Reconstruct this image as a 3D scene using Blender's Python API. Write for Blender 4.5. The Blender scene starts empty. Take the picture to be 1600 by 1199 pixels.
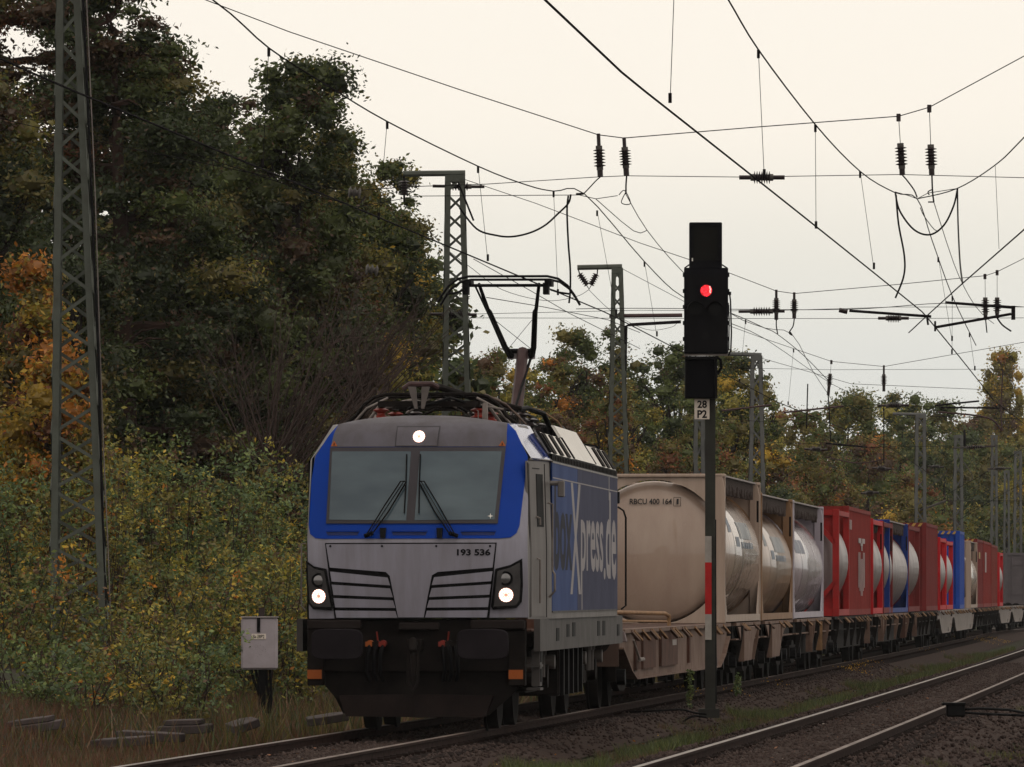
import bpy, bmesh, math, random
import numpy as np
from mathutils import Vector, Matrix

# ------------------------------------------------------------------ camera, sky, light
SC = bpy.context.scene
COL = SC.collection
F, CX, HY, EYE = 12000.0, 800.0, 930.0, 1.65      # focal length, principal column, horizon row (pixels), eye height

cam_data = bpy.data.cameras.new('camera')
cam = bpy.data.objects.new('camera', cam_data)
COL.objects.link(cam)
cam.location = (0, 0, EYE)
cam.rotation_euler = (math.radians(90), 0, 0)
cam_data.sensor_width = 36.0
cam_data.lens = F / 1600.0 * 36.0
cam_data.shift_y = (HY - 599.5) / 1600.0
cam_data.clip_start = 1.0
cam_data.clip_end = 6000.0
SC.camera = cam

world = bpy.data.worlds.new('World')
SC.world = world
world.use_nodes = True
nt = world.node_tree
nt.nodes.clear()
w_out = nt.nodes.new('ShaderNodeOutputWorld')
w_bg = nt.nodes.new('ShaderNodeBackground')
w_sky = nt.nodes.new('ShaderNodeTexSky')
w_sky.sky_type = 'NISHITA'
w_sky.sun_disc = False
w_sky.sun_elevation = math.radians(38)
w_sky.sun_rotation = math.radians(150)
w_bg.inputs['Strength'].default_value = 0.10
w_geo = nt.nodes.new('ShaderNodeTexCoord')
w_sep = nt.nodes.new('ShaderNodeSeparateXYZ')
w_ramp = nt.nodes.new('ShaderNodeValToRGB')
w_noise = nt.nodes.new('ShaderNodeTexNoise')
w_noise.inputs['Scale'].default_value = 6.0
w_noise.inputs['Detail'].default_value = 3.0
w_add = nt.nodes.new('ShaderNodeMath'); w_add.operation = 'MULTIPLY_ADD'
w_add.inputs[1].default_value = 0.012
nt.links.new(w_geo.outputs['Generated'], w_sep.inputs[0])
nt.links.new(w_geo.outputs['Generated'], w_noise.inputs['Vector'])
nt.links.new(w_noise.outputs['Fac'], w_add.inputs[0])
nt.links.new(w_sep.outputs['Z'], w_add.inputs[2])
nt.links.new(w_add.outputs[0], w_ramp.inputs[0])
cr = w_ramp.color_ramp
cr.elements[0].position = 0.0; cr.elements[0].color = (0.765, 0.765, 0.725, 1)
cr.elements[1].position = 1.0; cr.elements[1].color = (1.05, 0.975, 0.87, 1)
for p_, c_ in ((0.036, (0.785, 0.785, 0.74, 1)), (0.052, (0.88, 0.845, 0.76, 1)), (0.068, (1.03, 0.955, 0.845, 1)), (0.10, (1.05, 0.975, 0.87, 1))):
    e_ = cr.elements.new(p_); e_.color = c_
# overcast cloud layer (its radiance divided by the background strength), over a thin share of clear sky
w_mul = nt.nodes.new('ShaderNodeVectorMath'); w_mul.operation = 'SCALE'; w_mul.inputs['Scale'].default_value = 9.9
w_mix = nt.nodes.new('ShaderNodeMix'); w_mix.data_type = 'RGBA'; w_mix.inputs['Factor'].default_value = 0.96
nt.links.new(w_ramp.outputs['Color'], w_mul.inputs[0])
nt.links.new(w_sky.outputs['Color'], w_mix.inputs[6])
nt.links.new(w_mul.outputs[0], w_mix.inputs[7])
nt.links.new(w_mix.outputs[2], w_bg.inputs['Color'])
nt.links.new(w_bg.outputs[0], w_out.inputs[0])

sun_data = bpy.data.lights.new('sun', 'SUN')
sun_data.energy = 0.5
sun_data.angle = math.radians(25)
sun_data.color = (1.0, 0.93, 0.84)
sun = bpy.data.objects.new('sun', sun_data)
sun.location = (20, 0, 60)
# light from behind the camera's right, high up
sd = Vector((0.45, -0.55, 0.95)).normalized()
sun.rotation_euler = sd.to_track_quat('Z', 'Y').to_euler()
COL.objects.link(sun)

vs = SC.view_settings
vs.view_transform = 'Standard'
vs.look = 'None'
vs.exposure = 0.0
vs.gamma = 1.0
vs.use_curve_mapping = False

# ------------------------------------------------------------------ helpers
rnd = random.Random(7)
RS = np.random.RandomState(11)

def at(px, py, Y):
    return Vector(((px - CX) * Y / F, Y, EYE + (HY - py) * Y / F))

def tag(o, label=None, cat=None, group=None, kind=None):
    if label: o['label'] = label
    if cat: o['category'] = cat
    if group: o['group'] = group
    if kind: o['kind'] = kind
    return o

def thing(name, label, cat, loc=(0, 0, 0), rz=0.0, group=None):
    o = bpy.data.objects.new(name, None)
    o.empty_display_size = 0.3
    COL.objects.link(o)
    o.location = loc
    o.rotation_euler = (0, 0, rz)
    return tag(o, label, cat, group)

def copy_tree(o, parent=None):
    c = o.copy()
    COL.objects.link(c)
    c.parent = parent
    for ch in list(o.children):
        copy_tree(ch, c)
    return c

_mats = {}
HAZE = 0.00006
TONE = 0.52   # overall darkening against the bright sky: every painted colour below is scaled by this
def mat(name, col, rough=0.6, metal=0.0, var=0.15, scale=3.0, col2=None, bump=0.0, bscale=40.0, spec=0.22, streak=0.0, coat=0.0, k=None):
    """procedural painted / weathered surface: base colour varied by noise, optional second (dirt) colour, fine bump"""
    if name in _mats: return _mats[name]
    k = TONE if k is None else k
    if max(col) < 0.03 and spec == 0.22: spec = 0.06
    tint = (1.04, 0.97, 1.0) if k == TONE else (1, 1, 1)
    col = tuple(c * k * t for c, t in zip(col, tint))
    if col2: col2 = tuple(c * k * t for c, t in zip(col2, tint))
    m = bpy.data.materials.new(name); m.use_nodes = True
    n = m.node_tree.nodes; l = m.node_tree.links
    b = n['Principled BSDF']
    b.inputs['Roughness'].default_value = rough
    b.inputs['Metallic'].default_value = metal
    b.inputs['Specular IOR Level'].default_value = spec
    if coat: b.inputs['Coat Weight'].default_value = coat
    tc = n.new('ShaderNodeTexCoord')
    nz = n.new('ShaderNodeTexNoise'); nz.inputs['Scale'].default_value = scale; nz.inputs['Detail'].default_value = 6; nz.inputs['Roughness'].default_value = 0.65
    if streak:
        mp = n.new('ShaderNodeMapping'); mp.inputs['Scale'].default_value = (1, 1, streak)
        l.new(tc.outputs['Object'], mp.inputs[0]); l.new(mp.outputs[0], nz.inputs['Vector'])
    else:
        l.new(tc.outputs['Object'], nz.inputs['Vector'])
    rp = n.new('ShaderNodeValToRGB')
    c2 = col2 or tuple(c * (1 - 2 * var) for c in col)
    rp.color_ramp.elements[0].position = 0.30; rp.color_ramp.elements[0].color = (*c2, 1)
    rp.color_ramp.elements[1].position = 0.62; rp.color_ramp.elements[1].color = (*col, 1)
    l.new(nz.outputs['Fac'], rp.inputs[0]); l.new(rp.outputs[0], b.inputs['Base Color'])
    mr = n.new('ShaderNodeMapRange'); mr.inputs[3].default_value = min(1, rough + 0.12); mr.inputs[4].default_value = max(0.02, rough - 0.08)
    l.new(nz.outputs['Fac'], mr.inputs[0]); l.new(mr.outputs[0], b.inputs['Roughness'])
    if bump:
        n2 = n.new('ShaderNodeTexNoise'); n2.inputs['Scale'].default_value = bscale; n2.inputs['Detail'].default_value = 4
        bp = n.new('ShaderNodeBump'); bp.inputs['Strength'].default_value = bump; bp.inputs['Distance'].default_value = 0.02
        l.new(tc.outputs['Object'], n2.inputs['Vector']); l.new(n2.outputs['Fac'], bp.inputs['Height']); l.new(bp.outputs[0], b.inputs['Normal'])
    _mats[name] = m
    return m

def emit(name, col, strength):
    if name in _mats: return _mats[name]
    m = bpy.data.materials.new(name); m.use_nodes = True
    b = m.node_tree.nodes['Principled BSDF']
    b.inputs['Base Color'].default_value = (*col, 1)
    b.inputs['Emission Color'].default_value = (*col, 1)
    b.inputs['Emission Strength'].default_value = strength
    _mats[name] = m
    return m

class MB:
    """collects verts and faces, then links them as one mesh object"""
    def __init__(s): s.v = []; s.f = []
    def add(s, vs, fs):
        o = len(s.v); s.v += [tuple(p) for p in vs]; s.f += [tuple(i + o for i in f) for f in fs]; return s
    def box(s, x0, x1, y0, y1, z0, z1):
        if x0 > x1: x0, x1 = x1, x0
        if y0 > y1: y0, y1 = y1, y0
        if z0 > z1: z0, z1 = z1, z0
        return s.add([(x0,y0,z0),(x1,y0,z0),(x1,y1,z0),(x0,y1,z0),(x0,y0,z1),(x1,y0,z1),(x1,y1,z1),(x0,y1,z1)],
                     [(0,3,2,1),(4,5,6,7),(0,1,5,4),(1,2,6,5),(2,3,7,6),(3,0,4,7)])
    def beam(s, p, q, w, h, up=(0, 0, 1)):
        p = Vector(p); q = Vector(q); d = (q - p).normalized(); up = Vector(up)
        if abs(d.dot(up)) > 0.98: up = Vector((0, 1, 0)) if abs(d.y) < 0.9 else Vector((1, 0, 0))
        a = d.cross(up).normalized() * w / 2; b = a.cross(d).normalized() * h / 2
        vs = [p - a - b, p + a - b, p + a + b, p - a + b, q - a - b, q + a - b, q + a + b, q - a + b]
        return s.add(vs, [(0,1,2,3),(7,6,5,4),(0,4,5,1),(1,5,6,2),(2,6,7,3),(3,7,4,0)])
    def rod(s, pts, rad, n=8, caps=True):
        pts = [Vector(p) for p in pts]
        if not hasattr(rad, '__len__'): rad = [rad] * len(pts)
        vs = []; N = len(pts)
        ref = None
        for i, p in enumerate(pts):
            d = (pts[min(i + 1, N - 1)] - pts[max(i - 1, 0)])
            if d.length < 1e-9: d = Vector((0, 0, 1))
            d.normalize()
            if ref is None:
                ref = Vector((0, 0, 1)) if abs(d.z) < 0.9 else Vector((1, 0, 0))
            a = (ref - d * ref.dot(d))
            if a.length < 1e-6: a = d.orthogonal()
            a.normalize(); ref = a; b = d.cross(a)
            for k in range(n):
                t = 2 * math.pi * k / n
                vs.append(p + (a * math.cos(t) + b * math.sin(t)) * rad[i])
        fs = []
        for i in range(N - 1):
            for k in range(n):
                k2 = (k + 1) % n
                fs.append((i*n + k, i*n + k2, (i+1)*n + k2, (i+1)*n + k))
        if caps:
            fs.append(tuple(range(n - 1, -1, -1))); fs.append(tuple((N-1)*n + k for k in range(n)))
        return s.add(vs, fs)
    def disc(s, c, nrm, r, depth=0.02, n=20):
        nrm = Vector(nrm).normalized(); c = Vector(c)
        return s.rod([c, c + nrm * depth], r, n)
    def prism(s, poly, axis, a, b):
        """poly: 2D points; axis 'x' -> (y,z) points extruded over x, 'y' -> (x,z), 'z' -> (x,y)"""
        n = len(poly)
        def P(u, v, t):
            return (t, u, v) if axis == 'x' else ((u, t, v) if axis == 'y' else (u, v, t))
        vs = [P(u, v, a) for u, v in poly] + [P(u, v, b) for u, v in poly]
        return s.add(vs, [tuple(range(n)), tuple(range(2*n - 1, n - 1, -1))] + [(i, i + n, (i+1) % n + n, (i+1) % n) for i in range(n)])
    def grid(s, rows):
        """rows: list of equal-length point lists"""
        m = len(rows[0]); vs = [p for r in rows for p in r]
        return s.add(vs, [(i*m + j, i*m + j + 1, (i+1)*m + j + 1, (i+1)*m + j) for i in range(len(rows)-1) for j in range(m-1)])
    def build(s, name, m, parent=None, origin=(0, 0, 0), smooth=False, bevel=0.0):
        me = bpy.data.meshes.new(name)
        ox, oy, oz = origin
        me.from_pydata([(x - ox, y - oy, z - oz) for x, y, z in s.v], [], s.f)
        bm = bmesh.new(); bm.from_mesh(me)
        bmesh.ops.recalc_face_normals(bm, faces=bm.faces)
        if bevel:
            ed = [e for e in bm.edges if len(e.link_faces) == 2 and e.calc_face_angle(0) > 0.6]
            bmesh.ops.bevel(bm, geom=ed, offset=bevel, segments=1, affect='EDGES', clamp_overlap=True)
        bm.to_mesh(me); bm.free()
        if smooth:
            me.polygons.foreach_set('use_smooth', [True] * len(me.polygons))
            try: me.set_sharp_from_angle(angle=math.radians(35))
            except Exception: pass
        me.materials.append(m)
        o = bpy.data.objects.new(name, me)
        COL.objects.link(o)
        if parent: o.parent = parent
        return o

def text_mesh(body, bold=0.0):
    cu = bpy.data.curves.new('text', 'FONT'); cu.body = body; cu.size = 1.0; cu.offset = bold
    cu.resolution_u = 3
    ob = bpy.data.objects.new('text', cu); COL.objects.link(ob)
    dg = bpy.context.evaluated_depsgraph_get()
    me = bpy.data.meshes.new_from_object(ob.evaluated_get(dg))
    vs = [v.co.copy() for v in me.vertices]; fs = [tuple(p.vertices) for p in me.polygons]
    bpy.data.objects.remove(ob); bpy.data.meshes.remove(me)
    return vs, fs

def lettering(body, P, w, h, m, parent, name='lettering', bold=0.0):
    """text fitted into width w, height h; P(a,b) maps a in 0..w, b in 0..h to a point"""
    vs, fs = text_mesh(body, bold)
    x0 = min(v.x for v in vs); x1 = max(v.x for v in vs); y0 = min(v.y for v in vs); y1 = max(v.y for v in vs)
    q = MB(); q.add([P((v.x - x0) / (x1 - x0) * w, (v.y - y0) / (y1 - y0) * h) for v in vs], fs)
    me = bpy.data.meshes.new(name); me.from_pydata(q.v, [], q.f); me.materials.append(m)
    o = bpy.data.objects.new(name, me); COL.objects.link(o); o.parent = parent
    return o

# the loco's track as seen in plan: lateral position X over distance Y, a very flat curve
def trackX(Y):
    f = lambda y: -10.03 + 0.0959153 * y - 1.84770780e-05 * y * y + (0.00042 * (y - 330) ** 2 if y > 330 else 0.0)
    if Y < -50: return f(-50.0) + 0.0977 * (Y + 50)
    if Y > 600: return f(600.0) + 0.30 * (Y - 600)
    return f(Y)
def heading(Y): return (trackX(Y + 1) - trackX(Y - 1)) / 2
SEP = 4.95
def track_point(Y, u, z=0.0):
    t = heading(Y)
    return Vector((trackX(Y) + u, Y - u * t, z))
def y_of(px, off, lo=60.0, hi=900.0):
    """distance at which the line 'off' metres beside the track passes column px"""
    for _ in range(50):
        mid = (lo + hi) / 2
        if CX + F * (trackX(mid) + off) / mid < px: lo = mid
        else: hi = mid
    return lo

# ------------------------------------------------------------------ materials
M_bal = mat('ballast_brown', (0.078, 0.056, 0.044), 0.95, 0, 0.3, 9, spec=0.05, col2=(0.035, 0.022, 0.020), bump=1.0, bscale=18)
M_stone = mat('ballast_stone', (0.112, 0.086, 0.074), 0.9, 0, 0.35, 4, spec=0.06, col2=(0.028, 0.020, 0.018))
M_rail_side = mat('rail_rust', (0.05, 0.028, 0.022), 0.85, 0.0, 0.3, 5, spec=0.05)
M_rail_dull = mat('rail_brown_top', (0.20, 0.15, 0.13), 0.6, 0.5, 0.25, 0.6, k=0.8, col2=(0.09, 0.06, 0.05))
M_rail_top = mat('rail_polished', (0.22, 0.185, 0.165), 0.5, 0.8, 0.25, 0.6, k=0.9, col2=(0.12, 0.09, 0.08))
M_sleeper = mat('sleeper_wood', (0.045, 0.032, 0.028), 0.9, 0, 0.3, 6, spec=0.05)
M_black = mat('black_steel', (0.012, 0.012, 0.013), 0.55, 0, 0.3, 5)
M_grime = mat('grimy_black', (0.022, 0.018, 0.016), 0.75, 0, 0.35, 4)
M_mast = mat('mast_green_grey', (0.115, 0.138, 0.112), 0.6, 0.0, 0.2, 4, col2=(0.085, 0.095, 0.075))
M_wire = mat('wire_dark', (0.022, 0.020, 0.022), 0.9, 0.0, 0.1, 2, spec=0.02)
M_insul = mat('insulator_brown', (0.035, 0.02, 0.022), 0.3, 0, 0.2, 3)
M_cap = mat('insulator_cap', (0.16, 0.155, 0.14), 0.6, 0.3, 0.2, 5)
M_grey = mat('loco_silver_grey', (0.395, 0.405, 0.475), 0.42, 0.1, 0.10, 4.0, col2=(0.28, 0.275, 0.305), streak=0.12)
M_roofgrey = mat('loco_dark_grey', (0.145, 0.143, 0.17), 0.55, 0, 0.15, 4.0, col2=(0.10, 0.092, 0.10), streak=0.2)
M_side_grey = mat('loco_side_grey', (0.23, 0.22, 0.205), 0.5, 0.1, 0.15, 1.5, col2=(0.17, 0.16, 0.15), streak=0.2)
M_skirt = mat('loco_skirt', (0.090, 0.083, 0.078), 0.6, 0, 0.2, 2.5, col2=(0.065, 0.06, 0.055))
M_blue = mat('loco_blue', (0.000, 0.060, 0.46), 0.4, 0, 0.06, 1.0, spec=0.08)
M_blue_top = mat('loco_blue_gloss', (0.006, 0.06, 0.46), 0.12, 0, 0.3, 2.5, spec=0.6, coat=0.5)
M_side_blue = mat('side_blue', (0.018, 0.070, 0.28), 0.6, 0, 0.12, 1.0, spec=0.12)
M_side_navy = mat('side_navy', (0.024, 0.030, 0.105), 0.6, 0, 0.12, 1.0, spec=0.12)
M_white = mat('roof_white', (0.66, 0.63, 0.59), 0.5, 0, 0.05, 3, k=0.95)
M_letter = mat('letter_grey', (0.40, 0.38, 0.38), 0.5, 0, 0.05, 3)
M_letter_dark = mat('letter_brown', (0.020, 0.022, 0.045), 0.8, 0, 0.1, 3)
M_frame = mat('window_frame', (0.055, 0.05, 0.06), 0.45, 0, 0.1, 3)
M_rubber = mat('rubber_black', (0.008, 0.008, 0.009), 0.6, 0, 0.1, 3)
M_red = mat('insulator_red', (0.30, 0.03, 0.015), 0.45, 0, 0.2, 4)
M_orange = mat('marker_orange', (0.50, 0.13, 0.02), 0.6, 0, 0.1, 4)
M_pant = mat('pantograph_brown', (0.10, 0.055, 0.055), 0.5, 0.2, 0.2, 4)
M_steel = mat('bare_steel', (0.33, 0.30, 0.27), 0.4, 0.7, 0.2, 4)
M_rust = mat('wagon_brown', (0.14, 0.065, 0.042), 0.85, 0, 0.25, 3, col2=(0.085, 0.045, 0.03))
M_beige = mat('wagon_beige', (0.27, 0.185, 0.135), 0.75, 0, 0.2, 3, col2=(0.15, 0.085, 0.06))
M_lightgrey = mat('wagon_light_grey', (0.36, 0.34, 0.31), 0.7, 0, 0.2, 3, col2=(0.24, 0.21, 0.18))
M_lever = mat('lever_ochre', (0.45, 0.27, 0.13), 0.7, 0, 0.2, 5)

def glass_mat():
    m = bpy.data.materials.new('windscreen_glass'); m.use_nodes = True
    n = m.node_tree.nodes; l = m.node_tree.links; b = n['Principled BSDF']
    tc = n.new('ShaderNodeTexCoord'); mp = n.new('ShaderNodeMapping'); mp.inputs['Scale'].default_value = (0.8, 1, 2.2)
    nz = n.new('ShaderNodeTexNoise'); nz.inputs['Scale'].default_value = 1.4; nz.inputs['Detail'].default_value = 3
    rp = n.new('ShaderNodeValToRGB')
    rp.color_ramp.elements[0].position = 0.3; rp.color_ramp.elements[0].color = (0.028, 0.046, 0.062, 1)
    rp.color_ramp.elements[1].position = 0.75; rp.color_ramp.elements[1].color = (0.062, 0.088, 0.105, 1)
    l.new(tc.outputs['Object'], mp.inputs[0]); l.new(mp.outputs[0], nz.inputs['Vector']); l.new(nz.outputs['Fac'], rp.inputs[0]); l.new(rp.outputs[0], b.inputs['Base Color'])
    b.inputs['Roughness'].default_value = 0.12; b.inputs['Specular IOR Level'].default_value = 0.45
    return m
M_glass = glass_mat()
M_refl = emit('lamp_reflector_lit', (0.95, 0.55, 0.42), 0.12)
M_lens = mat('lens_dark', (0.10, 0.10, 0.10), 0.12, 0, 0.2, 6)
M_led = emit('led_white', (1.0, 0.86, 0.80), 1.9)
M_redlamp = emit('signal_red', (1.0, 0.03, 0.05), 1.0)
M_redglow = emit('signal_red_soft', (0.45, 0.005, 0.01), 0.8)

# ------------------------------------------------------------------ ground, tracks
def gz(X, Y):
    d = X - trackX(Y)
    z = -0.34
    if d < -4.3: z = -0.34 + min(1.1, 0.24 * (-d - 4.3))
    for c in (0.0, SEP):
        a = abs(d - c)
        if a < 2.05: z = max(z, -0.135 if a < 0.85 else (-0.135 - (a - .85) * .058 if a < 1.45 else -0.17 - (a - 1.45) * .275))
    return z

def soil_mat():
    m = bpy.data.materials.new('trackside_soil'); m.use_nodes = True
    n = m.node_tree.nodes; l = m.node_tree.links; b = n['Principled BSDF']; b.inputs['Roughness'].default_value = 0.95
    b.inputs['Specular IOR Level'].default_value = 0.15
    tc = n.new('ShaderNodeTexCoord'); mp = n.new('ShaderNodeMapping'); mp.inputs['Scale'].default_value = (1, 0.25, 1)
    a = n.new('ShaderNodeTexNoise'); a.inputs['Scale'].default_value = 0.9; a.inputs['Detail'].default_value = 8; a.inputs['Roughness'].default_value = 0.7
    rp = n.new('ShaderNodeValToRGB'); e = rp.color_ramp.elements
    e[0].position = 0.30; e[0].color = (0.012, 0.009, 0.007, 1)
    e[1].position = 0.75; e[1].color = (0.045, 0.033, 0.022, 1)
    x = e.new(0.45); x.color = (0.026, 0.019, 0.013, 1)
    x = e.new(0.56); x.color = (0.022, 0.026, 0.010, 1)
    l.new(tc.outputs['Object'], mp.inputs[0]); l.new(mp.outputs[0], a.inputs['Vector']); l.new(a.outputs['Fac'], rp.inputs[0]); l.new(rp.outputs[0], b.inputs['Base Color'])
    n2 = n.new('ShaderNodeTexNoise'); n2.inputs['Scale'].default_value = 14; n2.inputs['Detail'].default_value = 6
    bp = n.new('ShaderNodeBump'); bp.inputs['Strength'].default_value = 0.7; bp.inputs['Distance'].default_value = 0.06
    l.new(tc.outputs['Object'], n2.inputs['Vector']); l.new(n2.outputs['Fac'], bp.inputs['Height']); l.new(bp.outputs[0], b.inputs['Normal'])
    return m
M_soil = soil_mat()
g = MB()
ds = [-1500, -500, -150, -60, -30, -20, -14, -11, -9, -8, -7.2, -6.5, -5.9, -5.3, -4.8, -4.3, -3.7, -3.0, -2.1, -1.7, -1.35, -0.6, 0, 0.6, 1.35, 1.7, 2.1, 2.48, 2.85, 3.25, 3.6, 4.35, SEP, 5.55, 6.3, 6.65, 7.05, 7.6, 8.5, 10, 13, 18, 30, 80, 300, 1500]
ys = [-150, -60, 0, 30] + [50 + 2.0 * i for i in range(80)] + [215 + 12 * i for i in range(30)] + [600, 700, 900, 1400, 2500, 4500]
rows = []
for Y in ys:
    r = []
    for d in ds:
        X = trackX(Y) + d
        j = 0.0 if (abs(d) < 2.2 or abs(d - SEP) < 2.2 or abs(d) > 40) else rnd.uniform(-0.03, 0.03)
        r.append((X, Y, gz(X, Y) - 0.03 + j))
    rows.append(r)
g.grid(rows)
tag(g.build('ground', M_soil, smooth=True), kind='structure')

YS = [-60 + 5 * i for i in range(22)] + [50 + 2.5 * i for i in range(80)] + [250 + 8 * i for i in range(30)]
for ci, c in enumerate((0.0, SEP)):
    b = MB(); rows = []
    for Y in YS:
        rows.append([(track_point(Y, c + q, z)) for q, z in ((-2.05, -0.335), (-1.45, -0.17), (-0.85, -0.135), (-0.70, -0.135), (0, -0.118), (0.70, -0.135), (0.85, -0.135), (1.45, -0.17), (2.05, -0.335))])
    b.grid(rows)
    bed = tag(b.build('ballast_bed', M_bal, smooth=True), kind='structure')
    # rails: foot, web, head
    prof = [(-0.075, -0.172), (0.075, -0.172), (0.075, -0.158), (0.012, -0.140), (0.010, -0.045), (0.036, -0.035), (0.036, -0.006), (-0.036, -0.006), (-0.036, -0.035), (-0.010, -0.045), (-0.012, -0.140), (-0.075, -0.158)]
    for side in (-1, 1):
        q = MB(); rr = []
        for Y in YS:
            rr.append([track_point(Y, c + side * 0.7535 + u, z) for u, z in prof + prof[:1]])
        q.grid(rr); ro = q.build('rail', M_rail_side, bed)
        q = MB(); rr = []
        for Y in YS:
            rr.append([track_point(Y, c + side * 0.7535 + u, z) for u, z in ((-0.034, -0.0055), (-0.022, 0.0), (0.022, 0.0), (0.034, -0.0055))])
        q.grid(rr); q.build('rail_head', M_rail_top if (c > 0 and side < 0) or (c == 0 and side < 0) else M_rail_dull, ro)
    sl = MB()
    Y = 50.0
    while Y < 330:
        p = track_point(Y, c); t = heading(Y)
        p0 = track_point(Y, c - 1.28, -0.170); p1 = track_point(Y, c + 1.28, -0.170)
        sl.beam(p0, p1, 0.25, 0.08)
        for side in (-1, 1):
            e = track_point(Y, c + side * 0.7535, -0.15)
            sl.box(e.x - 0.14, e.x + 0.14, e.y - 0.06, e.y + 0.06, -0.155, -0.10)
        Y += 0.62
    tag(sl.build('sleepers', M_sleeper, bed), kind='stuff')

# ballast stones, one real pebble mesh each, joined
def stones(n, fn, smin, smax, name, m, parent=None):
    oct_ = np.array([(1,0,0),(-1,0,0),(0,1,0),(0,-1,0),(0,0,1),(0,0,-1)], float)
    fc = np.array([(0,2,4),(2,1,4),(1,3,4),(3,0,4),(2,0,5),(1,2,5),(3,1,5),(0,3,5)])
    P = np.array([fn() for _ in range(n)])
    S = RS.uniform(smin, smax, (n, 1, 1)) * RS.uniform(0.6, 1.25, (n, 6, 1))
    A = RS.uniform(0, 2 * np.pi, (n, 3))
    ca, sa = np.cos(A), np.sin(A)
    Rz = np.zeros((n, 3, 3)); Rz[:, 0, 0] = ca[:, 0]; Rz[:, 0, 1] = -sa[:, 0]; Rz[:, 1, 0] = sa[:, 0]; Rz[:, 1, 1] = ca[:, 0]; Rz[:, 2, 2] = 1
    Rx = np.zeros((n, 3, 3)); Rx[:, 1, 1] = ca[:, 1]; Rx[:, 1, 2] = -sa[:, 1]; Rx[:, 2, 1] = sa[:, 1]; Rx[:, 2, 2] = ca[:, 1]; Rx[:, 0, 0] = 1
    R = Rz @ Rx
    V = np.einsum('nij,kj->nki', R, oct_) * S + P[:, None, :]
    Fc = (fc[None] + (np.arange(n) * 6)[:, None, None])
    me = bpy.data.meshes.new(name)
    nf = n * 8
    me.vertices.add(n * 6); me.vertices.foreach_set('co', V.reshape(-1))
    me.loops.add(nf * 3); me.loops.foreach_set('vertex_index', Fc.reshape(-1).astype(np.int32))
    me.polygons.add(nf); me.polygons.foreach_set('loop_start', np.arange(0, nf * 3, 3, dtype=np.int32)); me.polygons.foreach_set('loop_total', np.full(nf, 3, np.int32))
    me.update(); me.materials.append(m)
    o = bpy.data.objects.new(name, me); COL.objects.link(o)
    if parent: o.parent = parent
    tag(o, kind='stuff')
    return o
def near_y(lo, hi):   # denser towards the camera
    return lo + (hi - lo) * rnd.random() ** 1.5
def fn_right():
    Y = near_y(72, 200); d = rnd.uniform(SEP + 0.9, SEP + 4.8)
    X = trackX(Y) + d
    return (X, Y, gz(X, Y) + 0.01 + (0.03 if rnd.random() < .2 else 0))
def fn_shoulder():
    Y = near_y(72, 200)
    d = rnd.choice([rnd.gauss(-1.35, 0.35), rnd.gauss(1.4, 0.35), rnd.gauss(SEP - 1.4, 0.35), rnd.uniform(-0.68, 0.68), rnd.uniform(-0.68, 0.68), rnd.uniform(SEP - 0.68, SEP + 0.68), rnd.uniform(SEP - 0.68, SEP + 0.68), rnd.uniform(1.0, 4)])
    X = trackX(Y) + d
    return (X, Y, gz(X, Y) + 0.012)
stones(13000, fn_right, 0.022, 0.045, 'gravel', M_stone)
stones(21000, fn_shoulder, 0.02, 0.04, 'gravel', M_stone)
# ------------------------------------------------------------------ locomotive
LY0 = 92.3
loco = thing('locomotive', 'blue and grey electric locomotive with three white headlights lit, pantograph raised', 'locomotive', ((649 - CX) / 130.0, LY0, 0), -0.075)
def U(px): return (px - 649) / 130.0
def Z(py): return EYE + (HY - py) / 130.0
def front_v(u, z):
    """depth of the cab front behind its foremost plane"""
    ks = [(0.9, 0.10), (1.35, 0.06), (1.8, 0.01), (2.28, 0.0), (2.45, 0.05), (3.42, 0.42), (3.60, 0.52), (3.72, 0.68), (3.80, 0.92), (3.86, 1.25)]
    if z <= ks[0][0]: v = ks[0][1]
    elif z >= ks[-1][0]: v = ks[-1][1]
    else:
        for (a, va), (b, vb) in zip(ks, ks[1:]):
            if a <= z <= b: v = va + (vb - va) * (z - a) / (b - a); break
    return v + 0.20 * min(1.0, abs(u) / 1.34) ** 4

def patch(name, poly, off, m, parent, thick=0.03, px=True, bevel=0.0, mir=False):
    """a panel lying on the cab front: poly in photograph columns/rows (px) or metres, 'off' metres proud of the skin"""
    P = [(U(x), Z(y)) for x, y in poly] if px else list(poly)
    bm = bmesh.new()
    bm.faces.new([bm.verts.new((u, 0, z)) for u, z in P])
    us = [p[0] for p in P]; zs = [p[1] for p in P]
    def cut(co, no):
        bmesh.ops.bisect_plane(bm, geom=list(bm.verts) + list(bm.edges) + list(bm.faces), plane_co=co, plane_no=no)
    u = math.floor(min(us) / 0.15) * 0.15
    while u < max(us): cut((u, 0, 0), (1, 0, 0)); u += 0.15
    for z in (1.35, 1.8, 2.28, 2.45, 2.8, 3.1, 3.42, 3.5, 3.60, 3.66, 3.72, 3.76, 3.80, 3.83):
        if min(zs) < z < max(zs): cut((0, 0, z), (0, 0, 1))
    q = MB(); idx = {}
    for v in bm.verts:
        idx[v] = len(q.v); q.v.append((v.co.x, front_v(v.co.x, v.co.z) - off, v.co.z))
    n = len(q.v)
    q.v += [(x, y + thick, z) for x, y, z in q.v]
    for f in bm.faces:
        t = [idx[v] for v in f.verts]; q.f.append(tuple(t)); q.f.append(tuple(i + n for i in reversed(t)))
    for e in bm.edges:
        if len(e.link_faces) == 1:
            a, b = idx[e.verts[0]], idx[e.verts[1]]; q.f.append((a, b, b + n, a + n))
    bm.free()
    return q.build(name, m, parent, smooth=True)

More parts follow.
